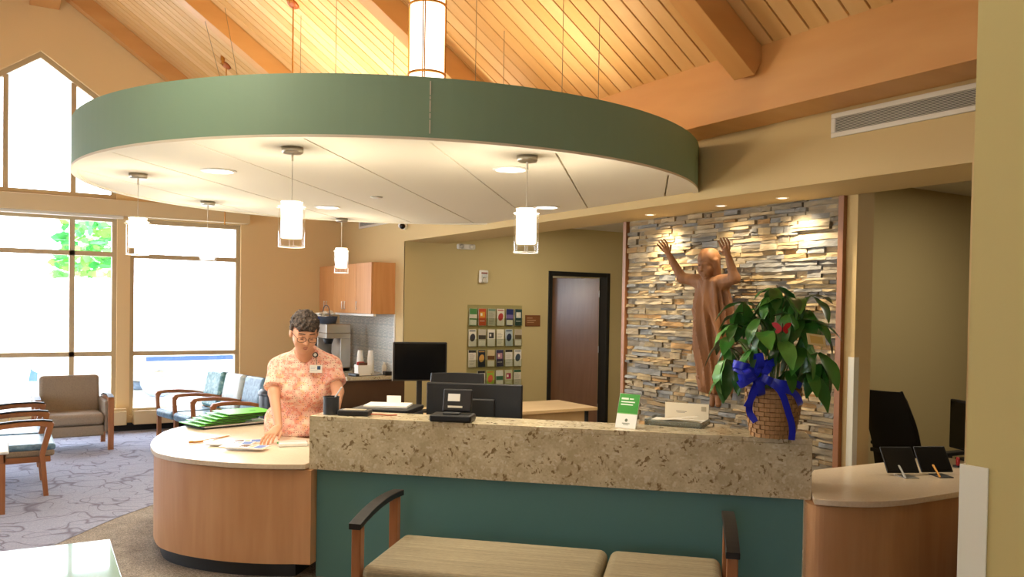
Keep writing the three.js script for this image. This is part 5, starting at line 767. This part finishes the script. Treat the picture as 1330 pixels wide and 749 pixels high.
// ---------- receptionist ----------
{
  const O = V(2.03, 0, -6.30), RV = V(0.8526, 0, 0.5225), TV = V(-0.5225, 0, 0.8526);
  const J = (px, py, D) => { const p = atD(px, py, D).sub(O); return V(p.dot(RV), p.y, p.dot(TV)); };
  const g = thing('person', 'woman in a pink and orange floral scrub top leaning over the curved counter, looking down', 'person', O, -0.5499);
  const neckB = J(396, 459, 6.2), headC = J(395, 432, 6.06), chest = J(394, 496, 6.28), belly = J(388, 550, 6.36), hip = J(388, 595, 6.42), shR = J(363, 477, 6.26), shL = J(429, 475, 6.28), elR = J(356, 510, 6.12), wrR = J(362, 555, 5.93), elL = J(439, 508, 6.16), wrL = J(434, 546, 6.02);
  const KH = 1.16, Q = new THREE.Matrix4().makeRotationY(0.45).multiply(new THREE.Matrix4().makeRotationX(0.42)).multiply(new THREE.Matrix4().makeRotationZ(-0.04)).setPosition(headC), HQ = Q.clone().multiply(new THREE.Matrix4().makeScale(KH, KH, KH));
  const hp = (x, y, z) => V(x, y, z).applyMatrix4(HQ);
  const trap = V(neckB.x, neckB.y + 0.005, neckB.z - 0.03);
  const torso = (x, y, z, o = 0) => { let d = ell(x, y, z, chest, 0.22 + o, 0.20 + o, 0.125 + o); d = smin(d, ell(x, y, z, belly, 0.248 + o, 0.22 + o, 0.165 + o), 0.08); d = smin(d, ell(x, y, z, hip, 0.235 + o, 0.2 + o, 0.17 + o), 0.08); d = smin(d, cap(x, y, z, shR, shL, 0.062 + o, 0.062 + o), 0.07); for (const q of [shR, shL]) d = smin(d, cap(x, y, z, q, trap, 0.05 + o, 0.06 + o), 0.05); for (const s of [-1, 1]) d = smin(d, ell(x, y, z, V(chest.x + s * 0.085, chest.y - 0.07, chest.z + 0.085), 0.085 + o, 0.08 + o, 0.07 + o), 0.05); return d; };
  const arm = (x, y, z, sh, el, wr, o = 0) => smin(cap(x, y, z, sh, el, 0.054 + o, 0.044 + o), cap(x, y, z, el, wr, 0.043 + o, 0.027 + o), 0.015);
  const kneeR = V(hip.x - 0.1, 0.47, -0.02), kneeL = V(hip.x + 0.1, 0.47, -0.02), anR = V(hip.x - 0.11, 0.07, -0.08), anL = V(hip.x + 0.11, 0.07, -0.08);
  const neckTop = hp(0, -0.07, -0.02);
  const skin = (x, y, z) => { let d = torso(x, y, z, -0.012); d = smin(d, cap(x, y, z, neckB, neckTop, 0.062, 0.056), 0.04); d = smin(d, arm(x, y, z, shR, elR, wrR), 0.03); d = smin(d, arm(x, y, z, shL, elL, wrL), 0.03); for (const [k, a, s] of [[kneeR, anR, -1], [kneeL, anL, 1]]) { d = smin(d, cap(x, y, z, V(hip.x + s * 0.09, hip.y - 0.08, hip.z), k, 0.09, 0.06), 0.05); d = smin(d, cap(x, y, z, k, a, 0.058, 0.04), 0.03); d = smin(d, cap(x, y, z, a, V(a.x, 0.035, a.z + 0.15), 0.042, 0.034), 0.03); } return d; };
  const parts = [skinOf(skin, V(-0.5, -0.02, -0.35), V(0.5, 1.56, 0.62), 0.0125)];
  parts.push(skinOf(headF, V(-0.105, -0.14, -0.12), V(0.105, 0.14, 0.13), 0.0033).applyMatrix4(HQ));
  const hand = (wr, fwd, across, down, thumbSide, sc = 1.08) => { // palm and five bent fingers
    const pm = wr.clone().addScaledVector(fwd, 0.085 * sc), ch = []; const seg = (a, b, ra, rb) => ch.push([a, b, ra, rb]);
    seg(wr, wr.clone().addScaledVector(fwd, 0.03), 0.026, 0.03);
    for (let k = 0; k < 4; k++) seg(wr.clone().addScaledVector(fwd, 0.03).addScaledVector(across, (k - 1.5) * 0.012), pm.clone().addScaledVector(across, (k - 1.5) * 0.0215), 0.0165, 0.0135);
    const fing = []; const lens = [0.072, 0.08, 0.075, 0.06];
    for (let k = 0; k < 4; k++) { let a = pm.clone().addScaledVector(across, (k - 1.5) * 0.0215), dir = fwd.clone().addScaledVector(across, (k - 1.5) * 0.09).addScaledVector(down, 0.35).normalize(); const L = lens[k] * sc; [0.45, 0.32, 0.25].forEach((f, i) => { const b = a.clone().addScaledVector(dir, L * f); fing.push([a, b, 0.0098 - i * 0.0008, 0.009 - i * 0.0009]); a = b; dir = dir.clone().addScaledVector(down, 0.55).normalize(); }); }
    const t0 = wr.clone().addScaledVector(fwd, 0.03).addScaledVector(across, thumbSide * 0.022), t1 = t0.clone().addScaledVector(fwd, 0.035).addScaledVector(across, thumbSide * 0.03).addScaledVector(down, 0.012), t2 = t1.clone().addScaledVector(fwd, 0.035).addScaledVector(across, thumbSide * 0.006).addScaledVector(down, 0.018);
    fing.push([t0, t1, 0.014, 0.011], [t1, t2, 0.0108, 0.0085]);
    const f = (x, y, z) => { let d = 9; for (const [a, b, ra, rb] of ch) d = smin(d, cap(x, y, z, a, b, ra, rb), 0.014); for (const [a, b, ra, rb] of fing) d = smin(d, cap(x, y, z, a, b, ra, rb), 0.004); return d; };
    const all = [...ch, ...fing].flatMap((q) => [q[0], q[1]]), lo = all[0].clone(), hi = all[0].clone(); for (const q of all) { lo.min(q); hi.max(q); } return skinOf(f, lo.subScalar(0.04), hi.addScalar(0.04), 0.003); };
  // resting right hand: fingertips meet the countertop
  const fR = J(352, 569, 5.87).sub(wrR); fR.normalize(); const tip = TW - 0.0; parts.push(hand(wrR, V(fR.x, -0.42, fR.z + 0.25).normalize(), V(0.92, 0, -0.3).normalize(), V(0, -1, 0), 1)); parts.push(hand(wrL, V(-0.45, -0.35, 0.8).normalize(), V(0.8, 0, 0.5).normalize(), V(0, -1, 0), -1));
  mesh('body', parts, phy('#d39a78', 0.55, { sheen: 0.2 }), g);
  // scrub top
  const scrubT = tex(512, 0.26, (u, v) => { let c = mixc([236, 172, 150], [244, 206, 188], fbm(u, v, 6, 6, 3, 201)); const p = fbm(u, v, 11, 11, 3, 211); c = mixc(c, [228, 128, 108], clamp((p - 0.56) * 7) * 0.6); c = mixc(c, [244, 216, 190], clamp((0.40 - p) * 8) * 0.8); c = mixc(c, [236, 176, 120], clamp((fbm(u, v, 9, 9, 2, 231) - 0.62) * 8) * 0.5); const i = Math.floor(u * 16), j = Math.floor(v * 16), a = (i + 0.25 + 0.5 * hash(i, j, 7)) / 16, b = (j + 0.25 + 0.5 * hash(i, j, 9)) / 16, q = Math.hypot(u - a, v - b) * 16; if (hash(i, j, 5) < 0.55) { if (q < 0.13) c = [96, 58, 62]; else if (q < 0.24) c = mixc(c, [206, 120, 116], 0.5); } return c; });
  const slR = shR.clone().lerp(elR, 0.82), slL = shL.clone().lerp(elL, 0.72), uR = elR.clone().sub(shR).normalize(), uL = elL.clone().sub(shL).normalize(), cutAt = (x, y, z, u, p) => (x - p.x) * u.x + (y - p.y) * u.y + (z - p.z) * u.z;
  const vb = V(neckB.x + 0.014, neckB.y - 0.10, chest.z + 0.15), vt = V(neckB.x, neckB.y + 0.075, neckB.z + 0.05);
  const cloth = (x, y, z) => { const wr = 0.006 * Math.sin(x * 38 + y * 22) * Math.sin(y * 17 + z * 20); let d = torso(x, y, z, 0.012) + wr * 0.7; const a = smax(cap(x, y, z, shR, elR, 0.074, 0.086) + wr * 0.5, cutAt(x, y, z, uR, slR), 0.006), b = smax(cap(x, y, z, shL, elL, 0.074, 0.084) + wr * 0.5, cutAt(x, y, z, uL, slL), 0.006);
    d = smin(d, a, 0.03); d = smin(d, b, 0.03); d = smax(d, 0.72 - y, 0.01); return smax(d, -cap(x, y, z, vb, vt, 0.022, 0.115), 0.01); };
  const top = mesh('scrub_top', skinOf(cloth, V(-0.46, 0.68, -0.3), V(0.46, 1.5, 0.45), 0.009), mapped(scrubT, 0.8), g); top.userData.label = 'short-sleeved pink and orange floral scrub top';
  const pants = (x, y, z) => { let d = ell(x, y, z, hip, 0.215, 0.16, 0.17); for (const [k, a, s] of [[kneeR, anR, -1], [kneeL, anL, 1]]) { d = smin(d, cap(x, y, z, V(hip.x + s * 0.09, hip.y - 0.08, hip.z), k, 0.115, 0.085), 0.05); d = smin(d, cap(x, y, z, k, a, 0.082, 0.07), 0.03); } return smax(d, 0.06 - y, 0.01); };
  mesh('trousers', skinOf(pants, V(-0.35, 0.02, -0.35), V(0.35, 0.85, 0.3), 0.014), std('#3a4660', 0.8), g);
  for (const a of [anR, anL]) mesh('shoe', new RoundedBoxGeometry(0.1, 0.075, 0.27, 3, 0.035).translate(a.x, 0.0375, a.z + 0.075), M.black, g);
  // hair, eyes, glasses, badge
  const hairT = tex(128, 0.1, (u, v) => mixc([38, 30, 26], [112, 96, 84], clamp(fbm(u, v, 10, 10, 3, 301) * 1.7 - 0.5)));
  const hairF = (x, y, z) => { const n = vn3(x * 60 + 9, y * 60, z * 60) * 0.016 + vn3(x * 140, y * 140 + 5, z * 140) * 0.007; let d = ell(x, y, z, { x: 0, y: 0.045, z: -0.014 }, 0.086, 0.1, 0.103) + 0.010 - n; d = smax(d, (-0.075 + (z + 0.09) * 0.72) - y, 0.012); const side = Math.abs(x); d = smax(d, side > 0.05 ? (z > 0.015 ? (0.05 - y) : -1) : -1, 0.01); return d; };
  mesh('hair', skinOf(hairF, V(-0.12, -0.12, -0.15), V(0.12, 0.18, 0.12), 0.0035).applyMatrix4(HQ), mapped(hairT, 0.75), g);
  for (const s of [-1, 1]) { const e = mesh('eye', new THREE.SphereGeometry(0.0115, 16, 12).translate(s * 0.031, 0.004, 0.076).applyMatrix4(HQ), std('#c48d6e', 0.5), g); e.name = 'eyelid'; mesh('lashes', rod(hp(s * 0.021, -0.004, 0.0875), hp(s * 0.041, -0.0045, 0.0855), 0.0016, 6), std('#3a2a22', 0.6), e); mesh('eyebrow', cap0(hp(s * 0.014, 0.032, 0.092), hp(s * 0.05, 0.03, 0.074), 0.0035), std('#4a382e', 0.8), g); }
  function cap0(a, b, r) { return rod(a, b, r, 6); }
  mesh('lips', [tube([hp(-0.02, -0.063, 0.081), hp(-0.008, -0.0595, 0.0885), hp(0, -0.061, 0.089), hp(0.008, -0.0595, 0.0885), hp(0.02, -0.063, 0.081)], 0.003, 16, 6), tube([hp(-0.018, -0.066, 0.081), hp(0, -0.0715, 0.0885), hp(0.018, -0.066, 0.081)], 0.0036, 16, 6)], std('#b5705e', 0.5), g);
  const rim = []; for (const s of [-1, 1]) { const pts = []; for (let k = 0; k < 16; k++) { const a = k / 16 * 2 * Math.PI; pts.push(hp(s * 0.034 + 0.026 * Math.sign(Math.cos(a)) * Math.pow(Math.abs(Math.cos(a)), 0.7), 0.0 + 0.016 * Math.sign(Math.sin(a)) * Math.pow(Math.abs(Math.sin(a)), 0.7), 0.104 - 0.004 * Math.abs(Math.cos(a)))); } rim.push(tube(pts, 0.0018, 40, 5, true), rod(hp(s * 0.06, 0.006, 0.1), hp(s * 0.084, 0.008, 0.0), 0.0018)); } rim.push(rod(hp(-0.009, 0.004, 0.107), hp(0.009, 0.004, 0.107), 0.0018));
  mesh('glasses', rim, std('#4a3428', 0.3, { metalness: 0.5 }), g);
  const b0 = J(409, 461, 6.12), bz = chest.z + 0.175, reel = V(b0.x, b0.y, bz - 0.035), rl = mesh('badge_reel', cyl(0.02, 0.02, 0.008, 0, 0, 0, 20).rotateX(Math.PI / 2 - 0.25).translate(reel.x, reel.y, reel.z), M.black, g); mesh('reel_face', cyl(0.012, 0.012, 0.003, 0, 0.008, 0, 16).rotateX(Math.PI / 2 - 0.25).translate(reel.x, reel.y, reel.z), M.offwhite, rl); mesh('reel_cord', rod(V(reel.x + 0.004, reel.y - 0.02, reel.z + 0.006), V(reel.x + 0.014, reel.y - 0.07, reel.z + 0.016), 0.002), M.black, rl);
  const cardT = canvasTex(96, 64, (k) => { k.fillStyle = '#ece8de'; k.fillRect(0, 0, 96, 64); k.fillStyle = '#2f4a6a'; k.fillRect(58, 8, 26, 30); k.fillStyle = '#c2c6c8'; k.fillRect(8, 14, 40, 6); k.fillRect(8, 28, 34, 5); k.fillRect(8, 46, 60, 5); });
  const bd = mesh('id_badge', bx(0.092, 0.058, 0.002, 0, 0, 0, 0).rotateX(-0.12).translate(reel.x + 0.01, reel.y - 0.10, reel.z + 0.026), M.offwhite, g); mesh('badge_print', uvPlane(0.09, 0.056).translate(0, 0, 0.0016).rotateX(-0.12).translate(reel.x + 0.01, reel.y - 0.10, reel.z + 0.026), mapped(cardT, 0.3), bd);
}
// ---------- outside the windows ----------
{
  const gr = structure('ground_outside', 'pale paving outside the windows', 'ground'); mesh('paving', bb(-30, 40, -0.3, -0.16, -60, ZG - 0.26), std('#cfcdc6', 0.9), gr);
  const lawn = [];
  const tree = (p, h, r, n, label, mats) => {
    const g = thing('tree', label, 'tree', p, 0, 'trees outside'); mesh('trunk', [cyl(0.16, 0.09, h * 0.6, 0, 0, 0, 8), rod(V(0, h * 0.5, 0), V(r * 0.5, h * 0.8, 0.2), 0.05), rod(V(0, h * 0.55, 0), V(-r * 0.45, h * 0.85, -0.1), 0.05)], std('#d6cfc0', 0.9), g);  // trunk colour paled so that glare seems to wash it out
    const leaves = mats.map(() => []); for (let i = 0; i < n; i++) { const a = rr(0, 6.28), q = Math.pow(rnd(), 0.5) * r, y = h * rr(0.66, 1.0), s = rr(0.09, 0.2), k = Math.floor(rnd() * mats.length), l = new THREE.CircleGeometry(s, 5).scale(1, 0.6, 1).rotateX(rr(-1.4, 1.4)).rotateY(rr(0, 6.28)).translate(q * Math.cos(a) * (1.2 - y / h * 0.5), y, q * Math.sin(a)); leaves[k].push(l); }
    leaves.forEach((l, k) => { const m = mesh('foliage', l, mats[k], g); m.userData.kind = 'stuff'; });
  };
  const gm = ['#4fae3c', '#6cbf3a', '#3f9a48'].map((c) => phy(c, 0.8, { transmission: 0.3, thickness: 0 }));
  const t1 = atD(122, 380, 19); tree(V(t1.x, -0.16, t1.z), 3.6, 0.95, 300, 'green leafy tree seen through the small panes beside the pilaster', gm);
  // parked car beyond the row seating window, its colours paled to mimic overexposure
  const c = atD(262, 460, 17.5), g = thing('parked_car', 'parked car coloured pale like daylight glare, with a blue side strip, seen through the window behind the row seating', 'car', V(c.x, -0.16, c.z), 0.1), bodyS = new THREE.Shape(); [[-1.1, 0.35], [-1.15, 0.62], [-0.98, 0.78], [-0.5, 0.82], [-0.15, 1.12], [0.75, 1.14], [1.12, 0.82], [1.3, 0.76], [1.33, 0.4], [1.2, 0.32]].forEach(([x, y], i) => i ? bodyS.lineTo(x * 1.5, y * 1.12) : bodyS.moveTo(x * 1.5, y * 1.12)); bodyS.closePath();
  mesh('car_body', new THREE.ExtrudeGeometry(bodyS, { depth: 1.5, bevelEnabled: true, bevelSize: 0.06, bevelThickness: 0.08, bevelSegments: 3 }).translate(0, 0, -0.75), phy('#f2f2f0', 0.3, { clearcoat: 1 }), g);
  mesh('sill_trim', bb(-1.3, 1.0, 0.70, 0.79, 0.82, 0.86, 0.01), std('#2c4a86', 0.5), g);
  for (const s of [-1, 1]) { mesh('side_window', extr([[-0.5, 0.96], [-0.2, 1.2], [0.95, 1.22], [1.4, 0.95]], 0.02).translate(0, 0, s * 0.84), std('#dfe6ee', 0.2), g); for (const x of [-1.05, 1.25]) { const w = mesh('wheel', new THREE.TorusGeometry(0.26, 0.09, 10, 24).translate(x, 0.34, s * 0.78), std('#8d9db5', 0.8), g); mesh('wheel_rim', cyl(0.2, 0.2, 0.06, 0, -0.03, 0, 20).rotateX(Math.PI / 2).translate(x, 0.34, s * 0.8), M.steel, w); } }
  const s = atD(43, 487, 13.2), b = thing('blue_car_bit', 'small blue marker for a bit of parked car outside the wide window', 'stand_in', V(s.x, -0.16, s.z), -0.4); const H = s.y + 0.16; mesh('car_bit_panel', extr([[-0.07, -0.1], [0.06, -0.1], [0.07, 0.04], [0.0, 0.07], [-0.03, 0.11], [-0.05, 0.02]], 0.02).translate(0, H, 0), std('#4a72b8', 0.5), b); mesh('car_bit_post', rod(V(0, 0, 0), V(0, H - 0.08, 0), 0.008), M.white, b);  // made-up shape on a post, for a bit of parked car
}
renderer.render(scene, camera);
